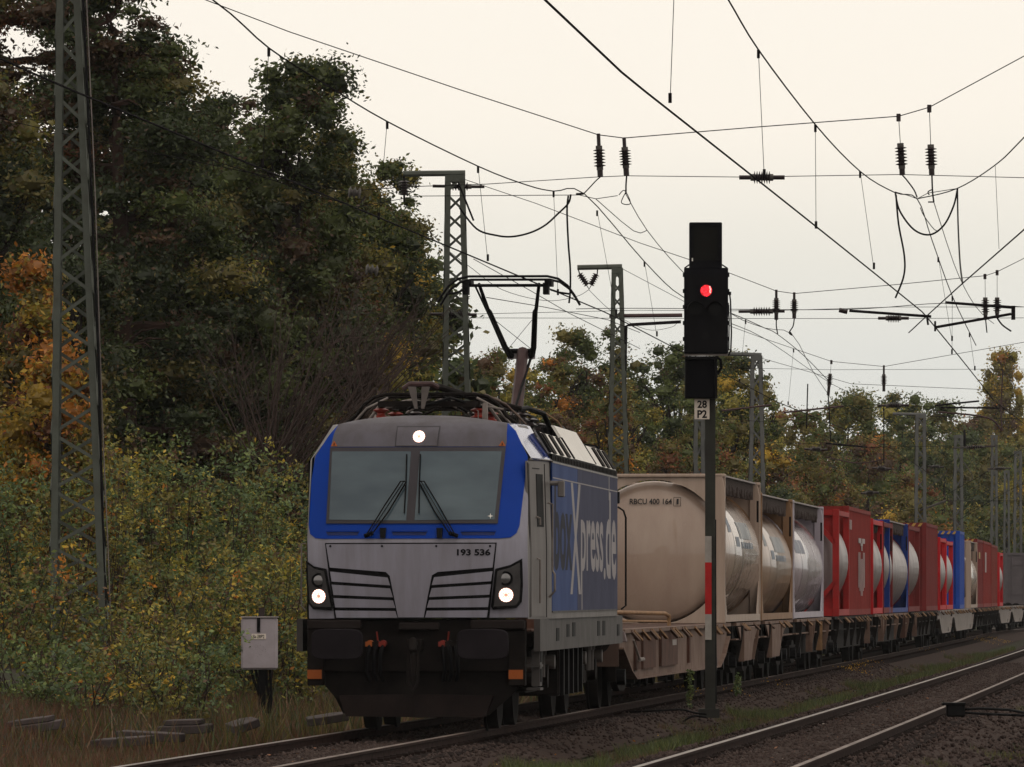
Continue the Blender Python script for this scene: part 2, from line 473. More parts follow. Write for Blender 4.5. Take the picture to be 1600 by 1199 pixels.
# --- body shell, lofted front to back
LEN = 17.2
def hw(v):
    if v < 0.35: return 1.335
    if v < 2.05: return 1.335 + 0.165 * (v - 0.35) / 1.7
    if v < LEN - 2.05: return 1.5
    return 1.5 - 0.165 * min(1, (v - (LEN - 2.05)) / 1.7)
def ring(v, w, zb, top=3.84, flat=False):
    k = w - 1.335
    if flat:
        pts = [(w, zb), (w, 3.30), (w - 0.30, 3.62), (0.55, 3.66), (0, 3.67)]
    else:
        pts = [(w, zb), (w, 2.2), (w - 0.03, 3.30), (1.03 + k, 3.725), (0.62, top - 0.05), (0, top)]
    r = [(u, v, z) for u, z in pts]
    return [( -u, v, z) for u, v_, z in r] + [(u, v, z) for u, v_, z in reversed(r[:-1])]
shell = MB()
def front_ring(o):
    pts = [(1.335, 1.36), (1.335, 2.2), (1.305, 3.30), (1.02, 3.70), (0.62, 3.77), (0, 3.81)]
    r = [(u, front_v(u, z) + o, z) for u, z in pts]
    return [(-u, v, z) for u, v, z in r] + [(u, v, z) for u, v, z in reversed(r[:-1])]
rows = [front_ring(0.03)]
for v in (1.35, 2.05):
    rows.append(ring(v, hw(v), 1.36))
shell.grid(rows)
shell.grid([ring(v, hw(v), 1.36, flat=True) for v in (2.05, 5, 9, 13, LEN - 2.05)])
shell.grid([ring(v, hw(v), 1.36) for v in (LEN - 2.05, LEN - 1.3, LEN - 0.4)] )
rr = ring(LEN, 1.30, 1.36, 3.7); shell.grid([ring(LEN - 0.4, hw(LEN - 0.4), 1.36), rr]); shell.add(rr, [tuple(range(len(rr)))])
shell.add(ring(2.05, 1.5, 1.36), [tuple(range(11))])
shell.add(ring(LEN - 2.05, 1.5, 1.36), [tuple(range(11))])
body = shell.build('body', M_side_grey, loco, smooth=True)
# front underlay: plain grey skin
patch('front_skin', [(477, 838), (484, 712), (517, 664), (560, 652), (600, 649), (650, 648), (700, 649), (740, 653), (786, 661), (815, 712), (822, 780), (824, 965), (479, 967)], 0.0, M_grey, loco)
# blue mask round the windscreen
patch('blue_mask', [(478.5, 820), (479.5, 780), (480, 750), (485, 712), (505, 680), (519, 661), (540, 657), (786, 659), (800, 672), (820, 713), (817, 745), (813, 790), (810, 822), (806, 833), (797, 840), (780, 841.5), (505, 842), (490, 841), (481, 834)], 0.012, M_blue, loco)
patch('roof_front', [(510, 697), (514, 676), (519, 661), (543, 655), (568, 651), (595, 648), (622, 646.5), (650, 646), (685, 646.5), (710, 648.2), (735, 651), (762, 655), (786, 659), (787, 690), (786, 697)], 0.026, M_roofgrey, loco)
patch('light_panel', [(613, 664), (682, 664), (680, 697), (612, 697)], 0.034, M_frame, loco, 0.02)
patch('light_panel_face', [(615, 666), (680, 666), (678, 695.5), (614, 695.5)], 0.038, M_roofgrey, loco, 0.02)
# windscreen frame and two panes
patch('windscreen_frame', [(509, 698), (786, 698), (777, 818), (507, 818)], 0.030, M_frame, loco, 0.03)
pa = patch('windscreen_pane', [(512.5, 704.5), (638, 704.5), (634, 813.5), (512, 812)], 0.036, M_glass, loco, 0.01)
patch('windscreen_pane', [(652, 704.5), (780, 704.5), (772, 812), (647, 813)], 0.036, M_glass, loco, 0.01)
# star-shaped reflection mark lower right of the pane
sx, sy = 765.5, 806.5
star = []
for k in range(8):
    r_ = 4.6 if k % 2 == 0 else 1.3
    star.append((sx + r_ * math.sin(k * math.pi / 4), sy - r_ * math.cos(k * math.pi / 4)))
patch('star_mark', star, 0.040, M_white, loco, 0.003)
def front_rod(name, pts, r, off, m, n=6):
    q = MB(); q.rod([(U(x), front_v(U(x), Z(y)) - off, Z(y)) for x, y in pts], r / 130.0, n); return q.build(name, m, loco, smooth=True)
# wipers (blade, two arms, pivot)
for mir in (0, 1):
    X = (lambda x: 1285 - x) if mir else (lambda x: x)
    def fr(name, pts, r, off): return front_rod(name, [(X(x), y) for x, y in pts], r, off, M_rubber)
    w_ = fr('wiper_blade', [(631.7, 709), (632, 751), (631, 802)], 1.1, 0.07)
    a1 = fr('wiper_arm', [(632, 752), (624, 752), (600, 790), (573, 836)], 1.1, 0.10)
    a2 = fr('wiper_arm', [(632, 754), (606, 800), (580, 837)], 1.3, 0.09)
    a3 = fr('wiper_arm', [(629, 752), (601, 797), (577, 835)], 0.7, 0.11)
    fr('wiper_pivot', [(569, 838), (583, 833)], 3.2, 0.06)
    patch('cap', [(X(593), 825), (X(603), 825), (X(602), 841), (X(594), 841)][::(-1 if mir else 1)], 0.05, M_rubber, loco, 0.05)
# slim recessed handles under the windscreen
for x0, x1 in ((507, 561), (611, 668), (719, 775)):
    patch('slot', [(x0, 829), (x1, 829), (x1 - 3, 836.5), (x0 + 3, 836.5)], 0.016, mat('blue_dark', (0.006, 0.022, 0.16), 0.4), loco, 0.02)
    front_rod('slot_handle', [(x0 + 1, 830.5), (x1 - 1, 830.5)], 0.9, 0.03, M_blue)
# lower panel: black gap outline, centre V and slats
patch('panel_gap', [(506, 848.5), (776, 848), (764, 966), (521, 967)], 0.010, M_rubber, loco, 0.02)
patch('nose_panel', [(508, 850.5), (774, 850), (769.5, 887), (684, 894), (675, 899), (661.5, 965), (621.5, 965), (609, 900), (603, 894), (514, 887)], 0.026, M_grey, loco, 0.02)
def lerp(a, b, t): return a + (b - a) * t
gl = [(891, 900.5), (911.5, 917.5), (932.5, 936.2), (952, 952.8), (966, 966)]
for i in range(4):
    yL0, yR0 = gl[i]; yL1, yR1 = gl[i + 1]
    g0, g1 = 2.2, -2.6 if i < 3 else -0.4
    xl = lambda y: 507.5 + (y - 850) * 0.128
    xr = lambda y: 608 + (y - 905) * 0.225
    poly = [(xl(yL0) + 1.5, yL0 + g0), (xr(yR0) - 1.5, yR0 + g0), (xr(yR1) - 1.5, yR1 + g1), (xl(yL1) + 1.5, yL1 + g1)]
    patch('slat', poly, 0.022, M_grey, loco, 0.02)
    patch('slat', [(1284 - x, y - 0.5) for x, y in poly][::-1], 0.022, M_grey, loco, 0.02)
for x in (515, 597, 682, 766):
    q = MB(); u = U(x); z = Z(853.5); q.disc((u, front_v(u, z) - 0.026, z), (0, -1, 0), 0.014, 0.006, 10); q.build('bolt', M_rubber, loco)
# number
vs_, fs_ = None, None
def PF(x0, y0):
    return lambda a, b: (U(x0) + a, front_v(U(x0) + a, Z(y0) + b) - 0.032, Z(y0) + b)
lettering('193 536', PF(714.5, 868.5), 52 / 130, 10.5 / 130, mat('number_black', (0.012, 0.012, 0.015), 0.5), loco, 'number', 0.035)
# warning triangles
for x in (515.2, 780.3):
    t = patch('warning_triangle', [(x - 5.4, 696), (x + 5.4, 696), (x, 687.2)], 0.030, M_orange, loco, 0.004)
    t2 = patch('flash_mark', [(x - 1, 695), (x + 1, 695), (x + .4, 690.5), (x - .4, 690.5)], 0.034, M_rubber, loco, 0.003)
# headlights
def led_lamp(x, y, r, off):
    u = U(x); z = Z(y); v = front_v(u, z) - off; R = r / 130.0
    lamp = patch('headlight_reflector', [(x + r * math.cos(2 * math.pi * k / 20), y + r * math.sin(2 * math.pi * k / 20)) for k in range(20)], off, M_refl, loco, 0.01)
    q = MB()
    for rr, n in ((0.36, 6), (0.60, 11), (0.86, 17)):
        for k in range(n):
            a = 2 * math.pi * k / n + rr * 3
            ul = u + R * rr * math.cos(a); zl = z + R * rr * math.sin(a)
            q.disc((ul, front_v(ul, zl) - off - 0.004, zl), (0, -1, 0), R * 0.115, 0.006, 8)
    q.build('headlight_leds', M_led, loco)
led_lamp(649.5, 681, 9.6, 0.045)
for s, hp, ip, off_, on_ in ((-1, [(475, 876), (488, 885), (508, 889), (513, 915), (520, 950), (516, 954), (486, 952), (479, 944), (476, 915)],
                       [(478, 882), (489, 889), (505, 892.5), (511, 925), (516, 949), (487, 948), (481, 941), (479, 912)], (496, 907), (496, 932)),
                     (1, [(815, 873), (797, 883), (774, 889), (771, 915), (767, 948), (770, 953), (806, 950), (814, 941), (816, 915)],
                      [(811.5, 879), (797, 887), (777.5, 892.5), (774, 922), (771.5, 948), (805, 946), (810.5, 938), (812.5, 910)], (790, 904), (790.5, 930))):
    if s == 1: hp = hp[::-1]; ip = ip[::-1]
    patch('headlight_housing', hp, 0.040, M_rubber, loco, 0.05)
    patch('headlight_cover', ip, 0.046, M_lens, loco, 0.02)
    q = MB(); u = U(off_[0]); z = Z(off_[1]); v = front_v(u, z) - 0.046
    q.rod([(u, v, z), (u, v - 0.012, z), (u, v - 0.012, z), (u, v + 0.0, z)], [0.088, 0.086, 0.07, 0.03], 20); q.build('lamp_ring', M_rubber, loco, smooth=True)
    q = MB(); q.rod([(u, v - 0.012, z), (u, v - 0.024, z), (u, v - 0.028, z)], [0.06, 0.035, 0.008], 16); q.build('lamp_lens', mat('lens_clear', (0.35, 0.36, 0.36), 0.08, 0.6), loco, smooth=True)
    led_lamp(on_[0], on_[1], 11.2, 0.052)
# roof-edge details on the cab
q = MB(); u = U(745); q.rod([(u, 1.3, 3.78), (u, 1.3, 3.93), (u, 1.3, 3.99)], [0.035, 0.035, 0.03], 10); q.build('antenna', M_steel, loco, smooth=True)
q = MB(); q.rod([(U(735), 1.2, 3.78), (U(735), 1.2, 3.89), (U(732), 1.2, 3.90)], 0.008, 5); q.build('grab_hook', M_steel, loco)
q = MB(); q.rod([(U(568), 1.5, 3.70), (U(568), 1.5, 3.86)], [0.05, 0.004], 8); q.build('horn', M_steel, loco)
# hand rail on the far corner
q = MB(); q.rod([(-1.36, 0.35, 2.27), (-1.41, 0.35, 2.27), (-1.41, 0.35, 1.52), (-1.36, 0.35, 1.46)], 0.010, 5); q.build('handrail', M_steel, loco)

# --- right side: cab side with door, coloured side wall, grille strip, roof-side panels
def side_box(name, v0, v1, z0, z1, m, off=0.006, th=0.02, parent=None, zt=None):
    q = MB(); n = max(1, int((v1 - v0) / 0.6)); rows = []
    for i in range(n + 1):
        v = v0 + (v1 - v0) * i / n; w = hw(v)
        a = lambda z: w + (0 if z < 2.2 else -0.03 * (z - 2.2) / 1.1)
        if v >= 2.05 and v <= LEN - 2.05: a = lambda z: 1.5
        rows.append([(a(z0) + off - th, v, z0), (a(z0) + off, v, z0), (a(2.2) + off if z0 < 2.2 < z1 else a((z0 + z1) / 2) + off, v, 2.2 if z0 < 2.2 < z1 else (z0 + z1) / 2), (a(z1) + off, v, z1), (a(z1) + off - th, v, z1), (a(z0) + off - th, v, z0)])
    q.grid(rows); q.add(rows[0][:5], [(0, 1, 2, 3, 4)]); q.add(rows[-1][:5], [(4, 3, 2, 1, 0)])
    return q.build(name, m, parent or loco)
side_box('cab_side', 0.40, 2.02, 1.37, 3.27, M_side_grey, 0.004)
for v in (0.42, 1.62):
    side_box('door_seam', v, v + 0.03, 1.38, 3.25, M_rubber, 0.010)
door = side_box('door', 0.50, 1.55, 1.39, 3.24, M_side_grey, 0.014)
side_box('door_window', 0.95, 1.42, 2.48, 3.12, M_rubber, 0.020, parent=loco)
side_box('door_slot', 0.70, 1.2, 3.18, 3.19, M_rubber, 0.020)
q = MB(); w = hw(1.75) + 0.06
q.rod([(w - .06, 1.75, 2.78), (w, 1.75, 2.76), (w, 1.75, 2.45), (w, 1.75, 1.95), (w + .03, 1.72, 1.9), (w + .03, 1.72, 1.7), (w - .04, 1.72, 1.62)], 0.014, 6); q.build('handrail', M_steel, loco, smooth=True)
q = MB(); w = hw(0.9) + 0.05
q.rod([(w - .05, 0.9, 2.6), (w, 0.9, 2.58), (w, 0.9, 2.5)], 0.014, 6); q.rod([(w - .05, 0.9, 2.1), (w, 0.9, 2.08), (w, .9, 1.55)], 0.012, 6); q.build('handrail', M_steel, loco, smooth=True)
q = MB(); q.rod([(hw(1.9), 1.9, 3.02), (hw(1.9) + .16, 1.9, 3.02)], 0.03, 8); q.build('camera_arm', M_side_grey, loco)
q = MB(); q.box(hw(1.9) + .1, hw(1.9) + .18, 1.85, 2.0, 2.85, 3.05); q.build('camera_head', M_side_grey, loco, bevel=0.01)
side_box('side_panel', 2.06, 6.7, 1.45, 3.28, M_side_blue, 0.006)
side_box('side_panel', 6.72, 15.12, 1.45, 3.28, M_side_navy, 0.006)
side_box('side_line', 2.1, 15.1, 3.085, 3.10, M_letter, 0.009)
side_box('side_edge', 2.06, 15.12, 3.275, 3.295, M_steel, 0.012)
side_box('sill_line', 2.06, 15.12, 1.435, 1.455, M_skirt, 0.012)
def PS(v0, z0): return lambda a, b: (1.5075, v0 + a, z0 + b)
lettering('box', PS(2.4, 1.95), 3.3, 1.05, M_letter_dark, loco, 'lettering', 0.03)
lettering('X', PS(5.35, 1.66), 2.0, 1.42, M_letter, loco, 'lettering', 0.015)
lettering('press', PS(7.35, 1.66), 4.6, 0.98, M_letter, loco, 'lettering', 0.02)
lettering('.', PS(12.05, 1.86), 0.4, 0.16, M_letter, loco, 'lettering', 0.02)
lettering('de', PS(12.5, 1.86), 2.3, 1.2, M_letter, loco, 'lettering', 0.02)
side_box('letter_line', 7.5, 7.64, 1.46, 1.72, M_letter, 0.0085)
side_box('letter_line', 13.15, 13.28, 2.95, 3.27, M_letter, 0.0085)
# skirt under the side wall
q = MB(); q.box(1.40, 1.475, 0.40, LEN - 0.4, 0.97, 1.36); q.box(-1.475, -1.40, 0.40, LEN - 0.4, 0.97, 1.36); sk = q.build('skirt', M_skirt, loco)
for v, z0, z1 in ((5.1, 1.12, 1.28), (6.2, 1.12, 1.30), (11.2, 1.10, 1.30), (12.3, 1.10, 1.30), (3.2, 1.08, 1.24), (15.5, 1.08, 1.24)):
    q = MB(); q.box(1.47, 1.482, v, v + 0.5, z0, z1); q.build('jack_slot', M_rubber, loco)
# black grille strip with small uprights
gs = MB(); gs.box(1.46, 1.50, 2.2, 15.1, 3.30, 3.385); strip = gs.build('grille_strip', M_rubber, loco)
q = MB()
for i in range(43):
    v = 2.35 + i * 0.295; q.box(1.495, 1.508, v, v + 0.12, 3.31, 3.37)
tag(q.build('grille_fins', M_grime, loco), kind='stuff')
# sloping roof-side panels
def slope_panel(name, v0, v1, zt, m, off=0.0, zb=3.39, w0=1.49, th=0.04, skew=0.0):
    q = MB(); k = 0.62
    a0, a1 = w0 - (zb - 3.385) * k, w0 - (zt - 3.385) * k
    nx, nz = 0.85 * off, 0.53 * off
    q.add([(a0 + nx, v0, zb + nz), (a0 + nx, v1, zb + nz), (a1 + nx, v1 + skew, zt + nz), (a1 + nx, v0 + skew, zt + nz),
           (a0 + nx - th, v0, zb + nz), (a0 + nx - th, v1, zb + nz), (a1 + nx - th, v1 + skew, zt + nz), (a1 + nx - th, v0 + skew, zt + nz)],
          [(0,1,2,3),(7,6,5,4),(0,4,5,1),(1,5,6,2),(2,6,7,3),(3,7,4,0)])
    return q.build(name, m, loco)
slope_panel('roof_side_panel', 2.1, 6.3, 3.66, M_white)
slope_panel('roof_side_panel', 6.34, 10.6, 3.82, M_white, 0.01)
slope_panel('roof_side_panel', 10.64, 15.1, 3.66, M_white)
for v in (2.5, 3.8, 5.1, 12.1, 13.2, 14.3):
    slope_panel('louvre', v, v + 0.55, 3.64, M_grime, 0.02)
for v in (6.32, 10.62, 2.08):
    slope_panel('panel_seam', v - 0.03, v + 0.05, 3.66, M_rubber, 0.02)
# white strip markings over louvres
# blue cab roof corner panel on the slope, continuing the mask
q = MB()
rows = []
for v in (0.62, 1.0, 1.5, 2.06):
    k = hw(v) - 1.335
    fz = 3.70 if v < 0.9 else 3.715
    rows.append([(1.315 + k, v, 3.285), (1.322 + k, v, 3.31), (1.048 + k, v + 0.22, fz + 0.012), (0.99 + k, v + 0.3, fz + 0.03)])
q.grid(rows); q.build('blue_roof_corner', M_blue_top, loco)
q = MB(); rows = []
for v in (LEN - 2.0, LEN - 1.2, LEN - 0.5):
    k = hw(v) - 1.335
    rows.append([(1.335 + k, v, 3.27), (1.06 + k, v, 3.74), (0.6, v, 3.83)])
q.grid(rows); q.build('blue_roof_corner', M_blue, loco)
for v in (0.5,):
    q = MB(); q.rod([(1.34, 0.5, 3.29), (1.36, 0.9, 3.295), (1.50, 2.05, 3.30)], 0.008, 4); q.build('gutter', M_steel, loco)

# --- under the buffer beam
q = MB(); q.box(-1.30, 1.30, 0.18, 0.60, 0.72, 1.36); q.build('buffer_beam', M_grime, loco, bevel=0.02)
q = MB(); q.box(-1.31, -0.66, 0.02, 0.3, 1.24, 1.35); q.build('step_ledge', mat('ledge_brown', (0.028, 0.022, 0.020), 0.7), loco, bevel=0.015)
q = MB(); q.box(0.66, 1.31, 0.02, 0.3, 1.24, 1.35); q.build('step_ledge', mat('ledge_brown', (0.028, 0.022, 0.020), 0.7), loco, bevel=0.015)
q = MB(); q.box(-0.20, 0.28, 0.05, 0.3, 1.23, 1.32); q.build('number_bracket', mat('ledge_brown', (0.028, 0.022, 0.020), 0.7), loco, bevel=0.015)
M_buf = mat('buffer_plate', (0.022, 0.018, 0.022), 0.6, 0.0, 0.25, 3)
for s in (-1, 1):
    c = s * 0.875 - 0.03
    q = MB(); q.rod([(c, 0.25, 1.06), (c, -0.38, 1.06)], 0.13, 16); bb = q.build('buffer_shaft', M_grime, loco, smooth=True)
    pl = []
    for k in range(28):
        a = 2 * math.pi * k / 28; ca, sa = math.cos(a), math.sin(a)
        pl.append((c + 0.31 * math.copysign(abs(ca) ** 0.42, ca), 1.06 + 0.185 * math.copysign(abs(sa) ** 0.42, sa)))
    q = MB(); q.prism(pl, 'y', -0.44, -0.38); q.build('buffer_plate', M_buf, loco, bevel=0.012)
    # corner steps with orange marker
    e = s * 1.215
    q = MB(); q.box(e - 0.10, e + 0.10, 0.10, 0.35, 0.56, 1.24); q.build('corner_step', M_grime, loco, bevel=0.01)
    q = MB(); q.box(e - 0.098, e + 0.075, 0.085, 0.10, 0.64, 0.75); q.build('marker', M_orange, loco)
    # hoses, cocks
    for k, (uu, mm) in enumerate(((0.52, M_orange if s < 0 else M_grime), (0.36, M_red), (0.44, M_grime))):
        u0 = s * uu - 0.03
        q = MB(); q.rod([(u0, 0.16, 1.06), (u0, -0.02, 1.05), (u0 + 0.02 * s, -0.08, 0.93), (u0 + 0.03 * s, -0.05, 0.72), (u0, 0.05, 0.62)], 0.024, 8); q.build('brake_hose', M_rubber, loco, smooth=True)
        q = MB(); q.rod([(u0, 0.16, 1.07), (u0, -0.02, 1.07)], 0.038, 10); q.box(u0 - .05, u0 + .03, -0.04, 0.0, 1.03, 1.09); q.build('brake_cock', mm, loco)
    q = MB(); q.rod([(s * 0.36 - .03 + .06 * s, 0.0, 1.08), (s * 0.36 - .03 + .075 * s, -0.02, 1.21)], 0.010, 6); q.build('cock_handle', M_red, loco)
# coupler
q = MB(); q.box(-0.09, 0.09, -0.18, 0.2, 0.98, 1.12); q.rod([(0, -0.12, 1.05), (0, -0.30, 1.10), (0.0, -0.36, 1.0), (0.0, -0.28, 0.93)], 0.05, 8)
q.build('coupling_hook', M_grime, loco, bevel=0.01)
q = MB(); q.rod([(-0.05, -0.3, 1.0), (-0.055, -0.33, 0.6), (0.0, -0.33, 0.5), (0.055, -0.33, 0.6), (0.05, -0.3, 1.0)], 0.022, 8); q.build('coupling_link', M_grime, loco, smooth=True)
q = MB(); q.rod([(0, -0.33, 0.95), (0, -0.34, 0.62)], 0.035, 8); q.build('coupling_screw', M_grime, loco, smooth=True)
# plough
M_plow = mat('plough_brown', (0.026, 0.018, 0.016), 0.7, 0, 0.3, 3)
q = MB(); q.prism([(-1.12, 0.80), (1.22, 0.80), (1.22, 0.52), (1.02, 0.34), (0.86, 0.20), (0.16, 0.17), (0.02, 0.17), (-0.42, 0.20), (-0.90, 0.22), (-1.0, 0.42), (-1.12, 0.56)], 'y', 0.28, 0.36); q.build('rail_guard', M_grime, loco)
q = MB(); q.add([(-0.93, 0.05, 0.44), (0.0, -0.12, 0.46), (0.93, 0.05, 0.44), (0.84, 0.02, 0.19), (0.0, -0.14, 0.185), (-0.84, 0.02, 0.19), (-0.93, 0.3, 0.44), (0.93, 0.3, 0.44), (0.84, 0.3, 0.19), (-0.84, 0.3, 0.19)],
  [(0, 1, 4, 5), (1, 2, 3, 4), (0, 6, 7, 2, 1), (2, 7, 8, 3), (0, 5, 9, 6), (5, 4, 3, 8, 9)]); q.build('snow_plough', M_plow, loco)
# --- bogies and underfloor gear
def wheelset(parent, v, r=0.625, m=M_grime, gauge=0.75, rim=0.135):
    for s in (-1, 1):
        a = s * (gauge - rim / 2 + 0.01); b = s * (gauge + rim / 2 + 0.01); f = s * (gauge - rim / 2 - 0.02)
        q = MB(); q.rod([(f, v, r), (f, v, r), (a, v, r), (a, v, r), (b, v, r), (b, v, r), (b - s * .03, v, r), (b - s * .05, v, r)], [0.1, r + 0.028, r + 0.028, r, r - 0.004, r * 0.86, r * 0.8, 0.16], 36)
        q.build('wheel', m, parent, smooth=True)
    q = MB(); q.rod([(-0.7, v, r), (0.7, v, r)], 0.09, 10); q.build('axle', m, parent)
def loco_bogie(vc):
    q = MB()
    for s in (-1, 1):
        q.prism([(vc - 2.1, 0.62), (vc - 1.9, 0.86), (vc - 0.8, 0.80), (vc - 0.5, 0.6), (vc + 0.5, 0.6), (vc + 0.8, 0.80), (vc + 1.9, 0.86), (vc + 2.1, 0.62), (vc + 0.9, 0.44), (vc - 0.9, 0.44)], 'x', s * 0.98, s * 1.12)
    q.box(-1.0, 1.0, vc - 0.3, vc + 0.3, 0.45, 0.75)
    bg = q.build('bogie', M_grime, loco)
    for dv in (-1.3, 1.3):
        wheelset(bg, vc + dv)
        for s in (-1, 1):
            q = MB(); q.rod([(s * 1.02, vc + dv, 0.62), (s * 1.24, vc + dv, 0.62)], [0.17, 0.15], 14); q.build('axle_box', M_grime, bg, smooth=True)
            for e in (-0.32, 0.32):
                q = MB(); q.rod([(s * 1.10, vc + dv + e, 0.70 + 0.02 * (i % 2)) if 0 else (s * 1.10, vc + dv + e, 0.62 + 0.03 * i) for i in range(9)], [0.075 if i % 2 else 0.055 for i in range(9)], 12); q.build('spring', M_black, bg)
    for s in (-1, 1):
        for dv in (-0.35, 0.35):
            q = MB(); q.rod([(s * 1.22, vc + dv, 0.62), (s * 1.22, vc + dv, 0.9), (s * 1.22, vc + dv, 0.9), (s * 1.22, vc + dv, 1.18)], [0.05, 0.05, 0.07, 0.07], 10); q.build('damper', mat('damper_grey', (0.12, 0.11, 0.10), 0.6), bg, smooth=True)
        for dv in (-1.75, 1.7):
            q = MB(); q.rod([(s * 1.18, vc + dv, 0.8), (s * 1.30, vc + dv, 0.8)], 0.09, 12); q.build('sand_cap', mat('cap_pale', (0.22, 0.20, 0.18), 0.5), bg, smooth=True)
    return bg
loco_bogie(3.8); loco_bogie(13.3)
q = MB(); q.box(-1.2, 1.28, 6.6, 11.2, 0.35, 0.96); q.build('transformer_box', M_grime, loco, bevel=0.03)
for v in (6.7, 7.6, 8.5, 9.4, 10.3):
    q = MB(); q.box(1.28, 1.33, v, v + 0.12, 0.36, 0.95); q.build('transformer_rib', M_black, loco)
q = MB(); q.box(1.36, 1.46, 0.55, 0.95, 0.55, 1.0); q.box(1.3, 1.47, 0.5, 1.0, 0.50, 0.53); q.box(1.3, 1.47, 0.5, 1.0, 0.78, 0.81); q.build('cab_step', M_skirt, loco)
q = MB(); q.box(1.462, 1.47, 0.62, 0.88, 0.60, 0.76); q.box(1.462, 1.47, 0.62, 0.88, 0.84, 0.98); q.build('step_recess', M_rubber, loco)
q = MB(); q.rod([(0.9, LEN - 0.1, 1.06), (0.9, LEN + 0.5, 1.06), (0.9, LEN + 0.5, 1.06), (0.9, LEN + 0.56, 1.06)], [0.12, 0.12, 0.27, 0.27], 16); q.build('buffer', M_grime, loco, smooth=True)
q = MB(); q.rod([(-0.85, LEN - 0.1, 1.06), (-0.85, LEN + 0.5, 1.06), (-0.85, LEN + 0.5, 1.06), (-0.85, LEN + 0.56, 1.06)], [0.12, 0.12, 0.27, 0.27], 16); q.build('buffer', M_grime, loco, smooth=True)
q = MB(); q.rod([(1.40, LEN - .2, 2.9), (1.47, LEN - .1, 2.85), (1.50, LEN - .05, 2.75), (1.50, LEN - .05, 1.5), (1.44, LEN - .1, 1.45)], 0.014, 6); q.build('handrail', M_black, loco, smooth=True)
q = MB(); q.box(1.3, 1.42, LEN - 0.3, LEN - 0.1, 2.95, 3.12); q.build('mirror', M_black, loco, bevel=0.01)

# --- roof equipment
def insulator(q, p, qd, r=0.09, n=5, seg=12, cap=0.3):
    """shedded insulator between two points"""
    p = Vector(p); qd = Vector(qd); pts = []; rad = []
    for i in range(n):
        t0 = (i + 0.15) / n; t1 = (i + 0.5) / n; t2 = (i + 0.85) / n
        for t, rr in ((t0, 0.5), (t1, 1.0), (t1 + 0.02, 1.0), (t2, 0.5)):
            pts.append(p + (qd - p) * t); rad.append(r * rr)
    q.rod(pts, rad, seg)
zr = 3.66
q = MB(); q.box(-1.05, 1.05, 2.2, 15.1, zr - 0.01, zr + 0.04); q.build('roof_deck', M_grime, loco)
def pantograph_base(vc, w=0.55, l=1.0):
    q = MB()
    for s in (-1, 1): q.box(s * w - 0.03, s * w + 0.03, vc - l, vc + l, zr + 0.30, zr + 0.37)
    for e in (-l, 0, l): q.box(-w, w, vc + e - 0.03, vc + e + 0.03, zr + 0.30, zr + 0.37)
    b = q.build('pantograph', M_grime, loco)
    for s in (-1, 1):
        for e in (-0.9 * l, 0.9 * l):
            q = MB(); insulator(q, (s * w, vc + e, zr + 0.04), (s * w, vc + e, zr + 0.30), 0.10, 3); q.build('insulator', M_red, b, smooth=True)
    return b
def bow(q, v, z, hwid=0.98, r=0.018):
    q.rod([(-hwid, v, z - 0.36), (-0.93, v, z - 0.27), (-0.83, v, z - 0.13), (-0.70, v, z - 0.035), (-0.55, v, z), (0.55, v, z), (0.70, v, z - 0.035), (0.83, v, z - 0.13), (0.93, v, z - 0.27), (hwid, v, z - 0.36)], r, 7)
# rear, raised
pb = pantograph_base(14.75)
q = MB(); q.rod([(0.06, 15.25, zr + 0.36), (0.09, 16.35, 5.10)], [0.095, 0.080], 10); q.build('lower_arm', M_pant, pb, smooth=True)
q = MB(); q.rod([(0.02, 14.85, zr + 0.36), (0.20, 16.30, 4.98)], 0.02, 6); q.build('coupling_rod', M_black, pb)
q = MB(); zh = 6.06
for s in (-1, 1):
    q.rod([(0.07 + s * 0.13, 16.40, 5.02), (0.05 + s * 0.20, 16.25, 5.14), (0.0 + s * 0.32, 15.55, 5.62), (s * 0.34, 15.50, 5.66), (s * 0.42, 14.95, zh - 0.07)], [0.055, 0.042, 0.038, 0.028, 0.024], 8)
q.rod([(-0.15, 16.35, 5.10), (0.27, 16.35, 5.10)], 0.035, 8)
q.build('upper_arm', M_black, pb, smooth=True)
q = MB(); q.rod([(-0.46, 14.85, 5.95), (-0.10, 16.25, 5.0)], 0.014, 6); q.build('guide_rod', M_black, pb)
q = MB(); q.rod([(-0.30, 15.65, 5.55), (0.22, 16.30, 5.12)], 0.005, 4); q.rod([(0.30, 15.65, 5.55), (-0.12, 16.30, 5.12)], 0.005, 4); q.build('stay_cable', M_black, pb)
q = MB(); q.box(-0.13, 0.26, 16.35, 16.45, 4.99, 5.07); q.build('knee_plate', M_letter, pb)
q = MB(); bow(q, 14.75, zh + 0.03); q.build('contact_strip', M_black, pb, smooth=True)
q = MB(); bow(q, 15.15, zh + 0.0); q.build('contact_strip', M_black, pb, smooth=True)
q = MB(); q.rod([(-0.58, 14.90, zh - 0.09), (0.60, 14.90, zh - 0.09)], 0.022, 8)
for s in (-1, 1):
    q.box(s * 0.56 - 0.05, s * 0.56 + 0.05, 14.73, 15.19, zh - 0.10, zh - 0.02)
    q.box(s * 0.56 - 0.07, s * 0.56 + 0.01, 14.71, 14.95, zh - 0.22, zh - 0.06)
    q.rod([(s * 0.60, 14.65, zh - 0.16), (s * 0.72, 14.65, zh - 0.20), (s * 0.86, 14.65, zh - 0.22)], 0.014, 6)
q.build('head_carrier', M_black, pb)
